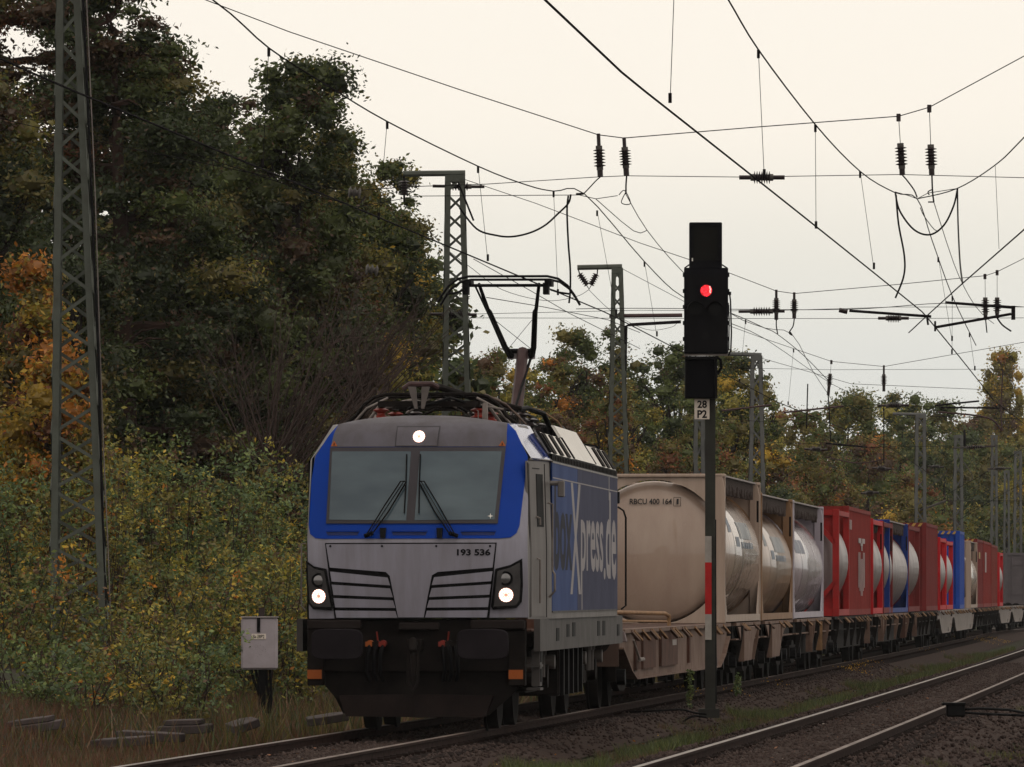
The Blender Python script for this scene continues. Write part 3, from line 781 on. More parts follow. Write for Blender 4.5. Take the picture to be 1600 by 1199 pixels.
# front, folded down
pf = pantograph_base(3.0, 0.60, 1.1)
q = MB(); q.rod([(-0.05, 1.8, 4.20), (0.10, 2.2, 4.21), (0.45, 2.9, 4.10), (0.75, 3.4, 4.03), (1.0, 3.6, 3.98)], [0.05, 0.045, 0.04, 0.035, 0.03], 8); q.build('lower_arm', M_grime, pf, smooth=True)
q = MB(); q.rod([(-0.30, 1.7, 4.17), (-0.22, 1.7, 4.23), (0.06, 1.7, 4.23), (0.12, 1.75, 4.19)], 0.035, 8); q.build('knee_joint', M_pant, pf, smooth=True)
for s in (-1, 1):
    q = MB(); q.prism([(-0.10 + s * 0.085 - 0.055, 4.20), (-0.10 + s * 0.085 + 0.045, 4.20), (-0.10 + s * 0.04 + 0.02, 3.93), (-0.10 + s * 0.04 - 0.015, 3.93)], 'y', 1.66, 1.72); q.build('knee_bracket', mat('bracket_grey', (0.20, 0.18, 0.165), 0.6), pf)
q = MB(); q.rod([(0.28, 1.9, 4.04), (0.9, 2.1, 3.93)], 0.014, 6); q.build('stay_rod', M_steel, pf)
for v, z in ((2.2, 4.12), (2.7, 4.10)):
    q = MB(); bow(q, v, z, 1.05, 0.022); q.build('contact_strip', M_grime, pf, smooth=True)
for k in range(7):
    v = 1.8 + k * 0.35; a = rnd.uniform(-0.6, 0.1); b_ = a + rnd.uniform(0.5, 1.0)
    q = MB(); q.rod([(a, v, zr + rnd.uniform(0.25, 0.4)), ((a + b_) / 2, v, zr + rnd.uniform(0.35, 0.5)), (b_, v + .2, zr + rnd.uniform(0.2, 0.4))], 0.018, 6); q.build('linkage_rod', rnd.choice([M_grime, M_steel, M_black]), pf)
for s in (-1, 1):
    q = MB(); q.rod([(s * 0.98, 2.3, 3.75), (s * 0.80, 2.3, 3.95), (s * 0.55, 2.4, 4.08)], 0.016, 6); q.rod([(s * 0.85, 2.6, 3.75), (s * 0.68, 2.6, 3.98)], 0.02, 6); q.build('head_stay', M_steel, pf, smooth=True)
# roof bus bars, insulators, boxes between the pantographs
for u, v in ((-0.5, 5.5), (0.3, 5.8), (0.8, 6.5), (-0.2, 8.0), (0.7, 9.3), (-0.6, 10.5), (0.6, 12.2), (0.1, 13.0)):
    q = MB(); insulator(q, (u, v, zr + 0.04), (u, v, zr + 0.34), 0.11, 4); q.build('insulator', M_insul, loco, smooth=True)
q = MB(); q.rod([(-0.5, 5.5, zr + 0.36), (0.3, 5.8, zr + 0.38), (0.8, 6.5, zr + 0.36), (0.7, 9.3, zr + 0.36), (0.6, 12.2, zr + 0.36), (0.1, 13, zr + 0.36)], 0.022, 8); q.build('bus_bar', M_grime, loco, smooth=True)
q = MB(); q.rod([(0.75, 6.2, zr + .36), (0.85, 6.8, zr + .40), (1.02, 7.4, zr + .34), (1.10, 7.9, zr + .10)], 0.035, 8); q.build('roof_cable', M_rubber, loco, smooth=True)
q = MB(); q.rod([(0.70, 6.8, zr + .40), (0.95, 7.8, zr + .40), (1.12, 8.6, zr + .27), (1.20, 9.2, zr + .08)], 0.012, 6); q.build('roof_cable', M_lever, loco, smooth=True)
q = MB(); q.rod([(0.60, 3.0, zr + .48), (0.85, 3.2, zr + .36), (1.08, 3.4, zr + .12), (1.10, 3.4, zr + .02)], 0.014, 6); q.build('roof_cable', mat('cable_tan', (0.22, 0.16, 0.13), 0.6), loco, smooth=True)
q = MB(); q.rod([(0.45, 3.0, zr + .50), (0.75, 3.2, zr + .42), (1.00, 3.4, zr + .22), (1.02, 3.4, zr + .02)], 0.014, 6); q.build('roof_cable', mat('cable_tan', (0.22, 0.16, 0.13), 0.6), loco, smooth=True)
q = MB(); q.box(-0.9, -0.1, 6.5, 8.5, zr + 0.04, zr + 0.30); q.build('roof_box', M_grime, loco, bevel=0.03)
q = MB(); q.box(0.0, 0.9, 4.6, 5.4, zr + 0.04, zr + 0.26); q.build('roof_box', M_grime, loco, bevel=0.03)
q = MB(); q.box(0.7, 1.0, 11.4, 11.9, zr + 0.04, zr + 0.28); q.build('roof_vent', M_black, loco, bevel=0.03)
# ------------------------------------------------------------------ wagons
def wagon(Y0, L, label, m_sill=M_rust, m_end=M_beige, plates=(), group='container wagons of the train', rail=False, levers=True, fish=True, posts=True, name='container_wagon'):
    Yc = Y0; p0 = track_point(Y0, 0); p1 = track_point(Y0 + L, 0)
    rz = -math.atan2(p1.x - p0.x, p1.y - p0.y)
    t = thing(name, label, 'wagon', p0, rz, group)
    zt = 1.155
    q = MB()
    # two side sills, I shaped: top flange, web, bottom flange
    if fish: prof = [(0.0, 1.12), (0.0, 0.88), (1.6, 0.55), (2.6, 0.42), (L - 2.6, 0.42), (L - 1.2, 0.62), (L, 0.92), (L, 1.12)]
    else: prof = [(0.0, 1.12), (0.0, 0.86), (L, 0.86), (L, 1.12)]
    for s in (-1, 1):
        q.prism(prof, 'x', s * 1.17, s * 1.19)
    q.build('side_sill', m_sill, t)
    q = MB()
    for s in (-1, 1):
        q.box(s * 1.08, s * 1.27, 0, L, 1.10, zt)
        for (a, za), (b, zb) in zip(prof[1:-1], prof[2:-1]):
            q.beam((s * 1.18, a, za), (s * 1.18, b, zb), 0.16, 0.025)
    q.build('sill_flange', m_end, t)
    q = MB(); n = int(L / 3)
    for i in range(n + 1): q.box(-1.1, 1.1, i * L / n - 0.08 if i else 0, i * L / n + 0.08 if i else .16, 0.85, 1.10)
    q.box(-0.2, 0.2, 0, L, 0.8, 1.08)
    q.build('cross_member', M_grime, t)
    q = MB(); q.box(-1.0, 1.12, 3.4, max(3.9, L - 3.4), 0.42, 0.98); q.build('shade_filler', M_grime, t)  # dark block added to fill the bright gaps underneath, standing in for shade
    # bogies
    for bc in (1.9, L - 1.9):
        q = MB()
        for s in (-1, 1):
            q.prism([(bc - 1.2, 0.40), (bc - 1.2, 0.62), (bc - 0.5, 0.62), (bc - 0.3, 0.72), (bc + 0.3, 0.72), (bc + 0.5, 0.62), (bc + 1.2, 0.62), (bc + 1.2, 0.40), (bc + 0.4, 0.25), (bc - 0.4, 0.25)], 'x', s * 0.98, s * 1.08)
        q.box(-1, 1, bc - .15, bc + .15, .4, .7)
        bg = q.build('bogie', M_grime, t)
        wheelset(bg, bc - 0.9, 0.46); wheelset(bg, bc + 0.9, 0.46)
        for s in (1,):
            for e in (-0.9, 0.9):
                q = MB(); q.rod([(s * 1.05, bc + e, 0.46), (s * 1.2, bc + e, 0.46)], 0.12, 12); q.build('axle_box', M_black, bg)
    for v in (-0.5, L + 0.5):
        d = 1 if v > 0 else -1
        for s in (-1, 1):
            a = 0 if v < 0 else L
            q = MB(); q.rod([(s * .875, a, 1.03), (s * .875, v, 1.03), (s * .875, v, 1.03), (s * .875, v + .05 * d, 1.03)], [0.11, 0.11, 0.24, 0.24], 16); q.build('buffer', M_grime, t, smooth=True)
    # end post plates on the near side
    if posts:
        k = 0; v = 1.0
        while v < L - 0.5:
            m = m_end if k % 2 == 1 else M_grime
            q = MB(); q.prism([(1.19, 1.10), (1.33, 1.10), (1.31, 0.85), (1.24, 0.50), (1.24, 0.46), (1.19, 0.46)], 'y', v, v + 0.09); q.build('bracket', m, t)
            k += 1; v += rnd.uniform(2.0, 5.5)
    for pa_, pb_2, mp in plates:
        q = MB(); m_ = (pb_2 - pa_) * .16
        q.add([(1.25, pa_, 1.08), (1.25, pb_2, 1.08), (1.25, pb_2 - m_ * 1.5, 0.80), (1.25, pb_2 - m_ * 2.2, 0.46), (1.25, pa_ + m_, 0.46), (1.25, pa_ + m_, 0.80)] +
              [(1.29, pa_, 1.08), (1.29, pb_2, 1.08), (1.29, pb_2 - m_ * 1.5, 0.80), (1.29, pb_2 - m_ * 2.2, 0.46), (1.29, pa_ + m_, 0.46), (1.29, pa_ + m_, 0.80)],
              [(0,1,2,3,4,5), (11,10,9,8,7,6)] + [(i, i + 6, (i+1) % 6 + 6, (i+1) % 6) for i in range(6)]); q.build('side_plate', mp, t, bevel=0.008)
        q = MB(); q.box(1.20, 1.34, pa_ + m_, pa_ + m_ + .05, 0.46, 1.08); q.build('plate_rib', mp, t)
    if levers:
        v = 1.2; k = 0
        while v < L - 1:
            q = MB(); q.beam((1.26, v, 1.13), (1.35, v + 0.45, 1.02 if not rail else 0.99), 0.05, 0.03); q.build('lever', M_lever if k % 3 else M_beige, t)
            v += rnd.choice([0.5, 1.6, 2.9, 3.6]) if not rail else rnd.choice([0.4, 0.5, 0.6, 1.6, 2.4]); k += 1
    if rail:
        q = MB(); q.rod([(0.15, 7.3, zt), (0.15, 7.3, zt + 0.20), (0.16, 7.3, zt + .24), (0.95, 12.6, zt + 0.20), (1.0, 12.8, zt + .16), (1.0, 12.8, zt)], 0.032, 8)
        q.rod([(0.18, 7.35, zt + .1), (0.97, 12.7, zt + 0.07)], 0.02, 6)
        q.build('rail_frame', M_lever, t, smooth=True)
        q = MB(); q.box(-0.45, 0.02, 1.5, 1.7, zt, zt + 0.16); q.build('stop_plate', M_rust, t)
        q = MB(); q.prism([(0.7, zt + .02), (1.26, zt - .02), (1.3, zt - .18), (0.7, zt - .2)], 'y', -0.03, 0.10); q.build('end_plate', mat('end_plate_grey', (0.30, 0.25, 0.24), 0.6), t, bevel=0.01)
        q = MB()
        for x in range(6): q.box(-1.1 + x * .38, -0.85 + x * .38, 0.1, L - .2, zt - 0.03, zt)
        q.build('deck_strip', M_rust, t)
        q = MB(); q.box(0.30, 1.18, -0.02, 0.02, 0.62, 1.12); q.build('end_wall', mat('wagon_end', (0.12, 0.075, 0.055), 0.8), t)
        for v, dv in ((2.7, .9), (4.1, 2.6), (7.9, 3.6), (14.2, .3)):
            q = MB(); q.box(1.19, 1.235, v, v + dv, 0.55, 1.08); q.build('side_box', M_rust, t)
        q = MB(); q.box(1.236, 1.24, 10.2, 11.1, 0.86, 0.95); q.build('data_panel', mat('panel_print', (0.45, 0.42, 0.38), 0.6), t)
        q = MB(); q.rod([(1.3, 3.2, 0.70), (1.3, 2.4, 0.70)], 0.03, 6); q.rod([(1.3, 1.2, 1.0), (1.3, 2.5, 0.69), (1.3, 3.3, .69)], 0.018, 6); q.build('step_bar', M_lightgrey, t)
    return t

# ------------------------------------------------------------------ containers
def circle_pts(cx, cz, r, n): return [(cx + r * math.cos(2 * math.pi * k / n), cz + r * math.sin(2 * math.pi * k / n)) for k in range(n)]
def end_plate(q, y0, y1, w, h, r, cz, n=48):
    """rectangular end sheet with a round cut-out"""
    I = []; O = []
    for k in range(n):
        a = 2 * math.pi * (k + .5) / n; c, s = math.cos(a), math.sin(a)
        I.append((min(w / 2 - .09, max(-w / 2 + .09, r * c)), cz + r * s))
        tx = (w / 2) / abs(c) if abs(c) > 1e-6 else 1e9
        tz = ((h - cz) if s > 0 else cz) / abs(s) if abs(s) > 1e-6 else 1e9
        t = min(tx, tz); O.append((t * c, cz + t * s))
    for ca, cb in ((w / 2, 0), (w / 2, h), (-w / 2, 0), (-w / 2, h)):
        j = min(range(n), key=lambda i: (O[i][0] - ca) ** 2 + (O[i][1] - cb) ** 2); O[j] = (ca, cb)
    V = [(x, y0, z) for x, z in I] + [(x, y0, z) for x, z in O] + [(x, y1, z) for x, z in I] + [(x, y1, z) for x, z in O]
    Fc = []
    for k in range(n):
        k2 = (k + 1) % n
        Fc += [(k, k2, n + k2, n + k), (2*n + k2, 2*n + k, 3*n + k, 3*n + k2), (k2, k, 2*n + k, 2*n + k2), (n + k, n + k2, 3*n + k2, 3*n + k)]
    q.add(V, Fc)
def tank_shape(L, r, cz, ins=0.25, n=48):
    q = MB(); pts = []; rad = []
    for i in range(7):
        a = math.pi / 2 * i / 6; pts.append((0, ins + 0.32 * (1 - math.sin(a)) - 0.0, cz)); rad.append(max(0.02, r * math.sin(a) ** 0.62 if i else 0.02))
    pts = [(0, ins + 0.34 * (1 - math.sin(math.pi / 2 * i / 6)), cz) for i in range(7)]
    # dome bulging outwards: foremost point at the centre
    pts = []; rad = []
    for i in range(8):
        t = i / 7; rr = r * math.sin(t * math.pi / 2); dep = 0.30 * (1 - math.cos(t * math.pi / 2)); pts.append((0, ins + dep, cz)); rad.append(max(rr, 0.02))
    for i in range(7, -1, -1):
        t = i / 7; rr = r * math.sin(t * math.pi / 2); dep = 0.30 * (1 - math.cos(t * math.pi / 2)); pts.append((0, L - ins - dep, cz)); rad.append(max(rr, 0.02))
    q.rod(pts, rad, n); return q
def place_on_track(Y, L):
    p0 = track_point(Y, 0); p1 = track_point(Y + L, 0)
    return Vector((p0.x, p0.y, 1.16)), -math.atan2(p1.x - p0.x, p1.y - p0.y)

def tank_container(Y, L, H, label, m_frame, m_tank, style='sheet', W=2.5, group='tank containers on the train', emblem=None, code=False, r=1.245, walkway=True, name='tank_container'):
    loc, rz = place_on_track(Y, L)
    t = thing(name, label, 'tank container', loc, rz, group)
    cz = min(H - 0.12 - r, H / 2 + 0.06) if style == 'sheet' else H / 2 + 0.03
    tk = tank_shape(L, r, cz, 0.02 if style == 'sheet' else 0.18).build('tank', m_tank, t, smooth=True)
    for k, v in enumerate((L * 0.28, L * 0.5, L * 0.72)):
        q = MB(); q.rod([(0, v, cz), (0, v + 0.10, cz)], r + 0.012, 48, caps=False); q.build('tank_band', m_tank, t, smooth=True)
    hwid = W / 2
    if style == 'sheet':
        for y0 in (0.0, L - 0.2):
            q = MB(); end_plate(q, y0 + 0.05, y0 + 0.17, W, H - 0.02, r + 0.02, cz); q.build('end_sheet', m_frame, t)
            for s in (-1, 1):
                q = MB(); q.add([(s * (hwid - 0.20), y0, 0), (s * hwid, y0, 0), (s * hwid, y0, H - 0.28), (s * (hwid - 0.05), y0, H - 0.02), (s * (hwid - 0.20), y0, H - 0.02)] +
                                 [(s * (hwid - 0.20), y0 + .2, 0), (s * hwid, y0 + .2, 0), (s * hwid, y0 + .2, H - 0.28), (s * (hwid - 0.05), y0 + .2, H - 0.02), (s * (hwid - 0.20), y0 + .2, H - 0.02)],
                                 [(0,1,2,3,4), (9,8,7,6,5), (0,5,6,1), (1,6,7,2), (2,7,8,3), (3,8,9,4), (4,9,5,0)])
                q.build('corner_post', m_frame, t, bevel=0.012)
            q = MB(); q.box(-hwid, hwid, y0, y0 + .2, H - 0.06, H + 0.0); q.build('end_beam', m_frame, t, bevel=0.012)
        for s in (-1, 1):
            q = MB(); q.box(s * (hwid - .10), s * hwid, 0.2, L - 0.2, 0.02, 0.14); q.build('bottom_rail', m_frame, t)
            for a, b in ((0.2, 0.9), (L - 0.2, L - 0.9)):
                q = MB(); q.add([(s * (hwid - .02), a, 0.14), (s * (hwid - .02), b, 0.14), (s * (hwid - .02), a, 0.75), (s * (hwid - .035), a, 0.14), (s * (hwid - .035), b, 0.14), (s * (hwid - .035), a, 0.75)], [(0,1,2),(5,4,3),(0,3,4,1),(1,4,5,2),(2,5,3,0)]); q.build('gusset', m_frame, t)
            for a, b in ():
                q = MB(); q.beam((s * (hwid - .16), a, 0.10), (s * (hwid - 0.40), b, 0.40), 0.04, 0.16, (1, 0, 0)); q.build('cradle_plate', m_frame, t)
                q = MB(); q.add([(s * (hwid - .03), a, 0.12), (s * (hwid - .03), a, 0.95), (s * (hwid - .22), a + (b - a) * 1.0, 0.12)], [(0, 1, 2)])
    else:
        for y0 in (0.0, L - 0.15):
            for s in (-1, 1):
                q = MB(); q.box(s * (hwid - 0.15), s * hwid, y0, y0 + .15, 0, H); q.build('corner_post', m_frame, t, bevel=0.01)
            q = MB(); q.box(-hwid, hwid, y0 + .01, y0 + .14, H - 0.14, H - 0.01); q.build('end_beam', m_frame, t); q = MB(); q.box(-hwid, hwid, y0 + .01, y0 + .14, 0.01, 0.16); q.build('end_beam', m_frame, t)
            for sx in (-1, 1):
                for sz in (0, 1):
                    q = MB(); z0 = 0.1 if sz == 0 else H - 0.1; z1 = 0.78 if sz == 0 else H - 0.78
                    q.beam((sx * 0.55, y0 + .08, z0), (sx * (hwid - .1), y0 + .08, z1), 0.10, 0.16, (0, 1, 0)); q.build('brace', m_frame, t)
                    if y0 == 0.0:
                        q = MB(); q.add([(sx * 0.60, y0 + .1, z0), (sx * (hwid - .05), y0 + .1, z0), (sx * (hwid - .05), y0 + .1, z1)], [(0, 1, 2)]); q.build('gusset', m_frame, t)
        for s in (-1, 1):
            q = MB(); q.box(s * (hwid - .1), s * hwid, 0.15, L - 0.15, H - 0.14, H - 0.03); q.build('side_rail', m_frame, t); q = MB(); q.box(s * (hwid - .12), s * hwid, 0.15, L - 0.15, 0.02, 0.16); q.build('side_rail', m_frame, t)
    if walkway:
        q = MB(); q.box(0.35, hwid - 0.08, 0.2, L - 0.2, H - 0.035, H - 0.005); q.build('walkway', mat('walkway_pale', (0.5, 0.47, 0.44), 0.6), t)
        # ragged grating edge and fittings under the walkway
        q = MB(); v = 0.3
        while v < L - 0.35:
            d = 0.10 + 0.20 * rnd.random(); q.box(hwid - 0.16 - rnd.random() * .1, hwid - 0.12, v, v + 0.05, H - 0.05 - d, H - 0.04); v += 0.10
        tag(q.build('grating', mat('grating_brown', (0.10, 0.075, 0.065), 0.8), t), kind='stuff')
        q = MB(); q.rod([(hwid - .03, L - 0.45, H - .35), (hwid - .03, L - 0.45, H - .75)], 0.02, 6); q.build('document_tube', M_grime, t)
    if emblem:
        rows = []; 
        def PT(v, a, o=0.006): return ((r + o) * math.cos(a), v, cz + (r + o) * math.sin(a))
        def cyl_patch(nm, v0, v1, a0, a1, m):
            q = MB(); q.grid([[PT(v0 + (v1 - v0) * i / 4, a0 + (a1 - a0) * j / 8) for j in range(9)] for i in range(5)]); q.build(nm, m, t)
        m1 = mat('emblem_blue', (0.07, 0.12, 0.20), 0.4); m2 = mat('emblem_slate', (0.20, 0.235, 0.25) if emblem == 1 else (0.22, 0.20, 0.17), 0.4)
        sc = 1.0 if emblem == 1 else 0.8
        if emblem in (1, 2):
            q = MB(); q.grid([[PT(L * 0.22 + i * 0.32 / 3 * L / 3 + 0.5 * (1 - j / 8) ** 2 * -1.0, 0.30 + 0.35 * j / 8) for j in range(9)] for i in range(3)]); q.build('emblem', m1 if emblem == 1 else m2, t)
            cyl_patch('emblem', L * .33, L * .42, 0.10, 0.24, m1)
            cyl_patch('emblem', L * .46, L * .78, 0.22, 0.48, m2)
            for i in range(6): cyl_patch('emblem', L * .47 + i * L * .053, L * .47 + i * L * .053 + L * .04, 0.08, 0.17, m1)
        else:
            cyl_patch('emblem', L * .12, L * .42, 0.24, 0.48, mat('emblem_pale_blue', (0.30, 0.34, 0.42), 0.5))
    if code:
        def PC(x0, z0): return lambda a, b: (x0 + a, 0.012 - 0 + 0.32 * (1 - math.sqrt(max(0.0, 1 - ((x0 + a) ** 2 + (z0 + b - cz) ** 2) / (r * r * 1.02)))) - 0.035, z0 + b)
        mk = mat('code_black', (0.03, 0.028, 0.028), 0.6)
        lettering('RBCU 400 164', PC(-0.42, H - 0.53), 0.74, 0.10, mk, t, 'code', 0.02)
        lettering('1', PC(0.40, H - 0.53), 0.035, 0.095, mk, t, 'code', 0.02)
        q = MB(); P = PC(0, 0)
        for a in ((0.35, H - .56, 0.35, H - .41), (0.35, H - .41, 0.47, H - .41), (0.47, H - .41, 0.47, H - .56), (0.47, H - .56, 0.35, H - .56)):
            q.rod([P(a[0], a[1]), P(a[2], a[3])], 0.004, 4)
        q.build('code_box', mk, t)
    return t

def box_container(Y, L, H, label, m, W=2.44, group='box containers on the train', ends='door', stripes=False, logo=None, name='box_container', loc=None, rz=None):
    if loc is None: loc, rz = place_on_track(Y, L)
    t = thing(name, label, 'container', loc, rz, group)
    h = W / 2
    for y0 in (0, L - .15):
        for s in (-1, 1):
            q = MB(); q.box(s * (h - .15), s * h, y0, y0 + .15, 0, H); q.build('corner_post', m, t, bevel=0.01)
        q = MB(); q.box(-h, h, y0 + .01, y0 + .14, H - .13, H - .005); q.build('header', m, t); q = MB(); q.box(-h, h, y0 + .01, y0 + .14, 0.005, .16); q.build('sill', m, t)
    for s in (-1, 1):
        q = MB(); q.box(s * (h - .08), s * h, .15, L - .15, H - .10, H - .01); q.box(s * (h - .08), s * h, .15, L - .15, 0.01, .15); q.build('side_rail', m, t)
        # corrugated side
        q = MB(); r0 = []; r1 = []; v = 0.15; k = 0
        while v < L - .15:
            o = 0.0 if k % 4 in (0, 1) else 0.036
            x = s * (h - .015 - o); r0.append((x, v, .14)); r1.append((x, v, H - .09)); k += 1; v += 0.07 if k % 2 else 0.035 * 2
        r0.append((s * (h - .015), L - .15, .14)); r1.append((s * (h - .015), L - .15, H - .09))
        q.grid([r0, r1]); q.build('side_wall', m, t)
    q = MB(); q.box(-h + .05, h - .05, .05, L - .05, H - .06, H - .03); q.build('roof', m, t)
    if ends == 'door':
        for s in (-1, 1):
            q = MB(); a, b = (-h + .15, -.01) if s < 0 else (.01, h - .15)
            q.box(a, b, 0.05, 0.09, .17, H - .14)
            q.build('door', m, t)
            for x in ((a + b) / 2 - .3, (a + b) / 2 + .3):
                q = MB(); q.rod([(x, 0.03, .1), (x, 0.03, H - .08)], 0.02, 6); q.build('lock_bar', M_steel if 0 else m, t)
            for z in (.5, 1.0, 1.5, 2.0):
                q = MB(); q.box(a + .02, b - .02, 0.035, .05, z, z + .04); q.build('door_rib', m, t)
    else:
        q = MB(); r0 = []; r1 = []; x = -h + .15; k = 0
        while x < h - .15:
            o = 0.05 if k % 4 in (0, 1) else 0.09; r0.append((x, o, .15)); r1.append((x, o, H - .13)); k += 1; x += 0.07
        r0.append((h - .15, 0.05, .15)); r1.append((h - .15, .05, H - .13)); q.grid([r0, r1]); q.build('end_wall', m, t)
    if stripes:
        for k in range(6):
            x = -0.05 + k * 0.2; q = MB(); q.add([(x, 0.0, H - .12), (x + .09, 0.0, H - .12), (x + .16, 0.0, H - .02), (x + .07, 0.0, H - .02), (x, .002, H + .001)], [(0, 1, 2, 3)]); q.build('hazard_stripe', mat('hazard_yellow', (0.75, 0.48, 0.12), 0.6), t)
    if logo:
        ml = mat('logo_white', (0.62, 0.56, 0.54), 0.6)
        xs = h + 0.003
        def rect(v0, v1, z0, z1):
            q = MB(); q.add([(xs, v0, z0), (xs, v1, z0), (xs, v1, z1), (xs, v0, z1)], [(0, 1, 2, 3)]); return q
        if logo == 1:
            q = MB()
            def R(v0, v1, z0, z1): q.add([(xs, v0, z0), (xs, v1, z0), (xs, v1, z1), (xs, v0, z1)], [(0, 1, 2, 3)])
            a = 5.1
            R(a, a + 1.6, H - .84, H - .72); R(a + 2.0, a + 3.6, H - .84, H - .72); R(a + 1.2, a + 2.4, H - .90, H - .84); R(a + 1.6, a + 2.2, H - 1.02, H - .90)
            for i, (z0, z1) in enumerate(((H - 2.0, H - 1.06), (H - 2.08, H - 1.06), (H - 2.2, H - 1.22), (H - 2.2, H - 1.22), (H - 2.08, H - 1.06), (H - 2.0, H - 1.06))):
                R(a + 0.05 + i * .62, a + .36 + i * .62, z0 + .08, z1)
            q.build('logo', ml, t)
            q = MB(); q.add([(xs, .35, H - .55), (xs, .75, H - .55), (xs, .75, H - .32), (xs, .35, H - .32)], [(0, 1, 2, 3)]); q.add([(xs, 1.0, H - .55), (xs, 1.4, H - .55), (xs, 1.4, H - .32), (xs, 1.0, H - .32)], [(0, 1, 2, 3)]); q.build('logo', ml, t)
        elif logo == 2:
            q = rect(L * .25, L * .5, H - .75, H - .5); q.build('logo', mat('logo_yellow', (0.6, 0.42, 0.15), 0.6), t)
        elif logo == 3:
            q = rect(L * .2, L * .36, H - 1.25, H - .45); q.build('logo', ml, t)
    return t

M_cream = mat('tank_cream', (0.62, 0.505, 0.40), 0.5, 0, 0.10, 5.0, col2=(0.46, 0.355, 0.27), streak=0.08, coat=0.1)
M_creamsh = mat('tank_cream_shiny', (0.62, 0.50, 0.39), 0.24, 0, 0.10, 1.2, col2=(0.48, 0.36, 0.28), streak=0.3, coat=0.5)
M_tan = mat('tank_tan', (0.52, 0.35, 0.235), 0.30, 0, 0.12, 1.2, col2=(0.32, 0.22, 0.14), streak=0.3, coat=0.4)
M_tanfr = mat('frame_tan', (0.40, 0.25, 0.135), 0.6, 0, 0.12, 2, col2=(0.32, 0.19, 0.10))
M_tankwhite = mat('tank_white', (0.58, 0.50, 0.54), 0.26, 0, 0.10, 1.2, col2=(0.38, 0.33, 0.35), streak=0.3, coat=0.4)
M_whitefr = mat('frame_white', (0.62, 0.59, 0.66), 0.5, 0, 0.08, 2)
M_redfr = mat('frame_red', (0.50, 0.018, 0.016), 0.6, 0, 0.15, 2)
M_redbright = mat('frame_red_bright', (0.72, 0.010, 0.018), 0.6, 0, 0.12, 2)
M_redbox = mat('box_red', (0.33, 0.026, 0.018), 0.8, 0, 0.15, 1.5)
M_maroon = mat('box_maroon', (0.26, 0.030, 0.028), 0.8, 0, 0.15, 1.5)
M_rustbox = mat('box_rust', (0.29, 0.040, 0.026), 0.8, 0, 0.18, 1.5)
M_bluefr = mat('frame_blue', (0.008, 0.055, 0.34), 0.6, 0, 0.12, 2)
M_bluebox = mat('box_blue', (0.008, 0.085, 0.52), 0.6, 0, 0.12, 2)
M_tanksteel = mat('tank_steel', (0.42, 0.37, 0.36), 0.35, 0.25, 0.15, 1.3, col2=(0.26, 0.22, 0.215), streak=0.3)
M_greybox = mat('box_grey', (0.17, 0.155, 0.165), 0.65, 0, 0.12, 1.5)

def edge_y(px): return y_of(px, 1.25, 100, 600)
R_ = []
def span(p0, p1, gap=0.25):
    a, b = edge_y(p0), edge_y(p1); return a, b - a - gap
def rep(n, p0, p1): 
    a, l = span(p0, p1); R_.append((n, p0, round(a, 1), round(l, 1)))
    return a, l
a, l = rep('T1', 1133, 1190); tank_container(a, l, 2.60, 'cream tank container directly behind the empty wagon deck, code RBCU on its end', M_cream, M_creamsh, emblem=1, code=True)
a, l = rep('T2', 1190.5, 1240); tank_container(a, l, 2.42, 'tan tank container between the first cream tank and the white one', M_tanfr, M_tan, emblem=2)
a, l = rep('T3', 1240.5, 1288); tank_container(a, l, 2.42, 'white tank container with white frame beside the red-framed tank', M_whitefr, M_tankwhite, emblem=3)
a, l = rep('T4', 1311, 1328); tank_container(a, l, 2.45, 'red-framed tank container with pale grey tank, just before the box with the white logo', M_redfr, M_tanksteel, 'frame', walkway=False)
a, l = rep('B1', 1328.5, 1363); box_container(a, l, 2.59, 'tall dark red box container with a large white logo on its side', M_redbox, stripes=False, logo=1)
a, l = rep('T5', 1376, 1388); 
ya = edge_y(1363.5); tank_container(ya + 0.3, 6.06, 2.42, 'bright red framed tank container right behind the white-logo red box', M_redbright, M_tanksteel, 'frame', walkway=True)
tank_container(ya + 7.0, 6.06, 2.42, 'dull red framed tank container tucked in before the blue one', M_maroon, M_tanksteel, 'frame', walkway=True)
a, l = rep('T7', 1390, 1419.5); tank_container(a, l, 2.5, 'dark blue tank container with steel-coloured tank', M_bluefr, M_tanksteel, 'sheet', walkway=True)
a, l = rep('T8', 1420, 1448); tank_container(a, min(l, 9), 2.5, 'maroon framed tank container behind the dark blue tank container', M_maroon, M_tanksteel, 'frame', walkway=False)
a, l = rep('B2', 1449, 1467); box_container(a, l, 2.7, 'maroon box container with yellow hazard stripes beside two bright red tanks', M_maroon, stripes=True)
a, l = rep('T9', 1479, 1489.5); tank_container(a - 6.8, 6.3, 2.35, 'bright red framed tank right behind the maroon box container', M_redbright, M_tanksteel, 'frame', walkway=False); tank_container(a, l, 2.3, 'bright red framed tank just before the tall blue box', M_redbright, M_tanksteel, 'frame', walkway=False)
a, l = rep('B3', 1501, 1508.5); box_container(a, l, 2.75, 'tall bright blue box container with hazard stripes on top', M_bluebox, stripes=True, ends='wall')
a, l = rep('T11', 1517, 1527.5); tank_container(a, l, 2.5, 'small cream tank container between the blue box and the far red boxes', M_cream, M_creamsh, 'sheet')
a, l = rep('B4', 1528, 1537.5); box_container(a, l, 2.65, 'maroon box container, first of the three red boxes behind the small cream tank', M_maroon, stripes=True, logo=2)
a, l = rep('B5', 1537.8, 1550); box_container(a, l, 2.65, 'dark red box container, middle one of the three far red boxes', M_redbox, logo=3)
a, l = rep('B6', 1550.3, 1559.8); box_container(a, l, 2.6, 'rust red box container, farthest of the three far red boxes', M_rustbox)
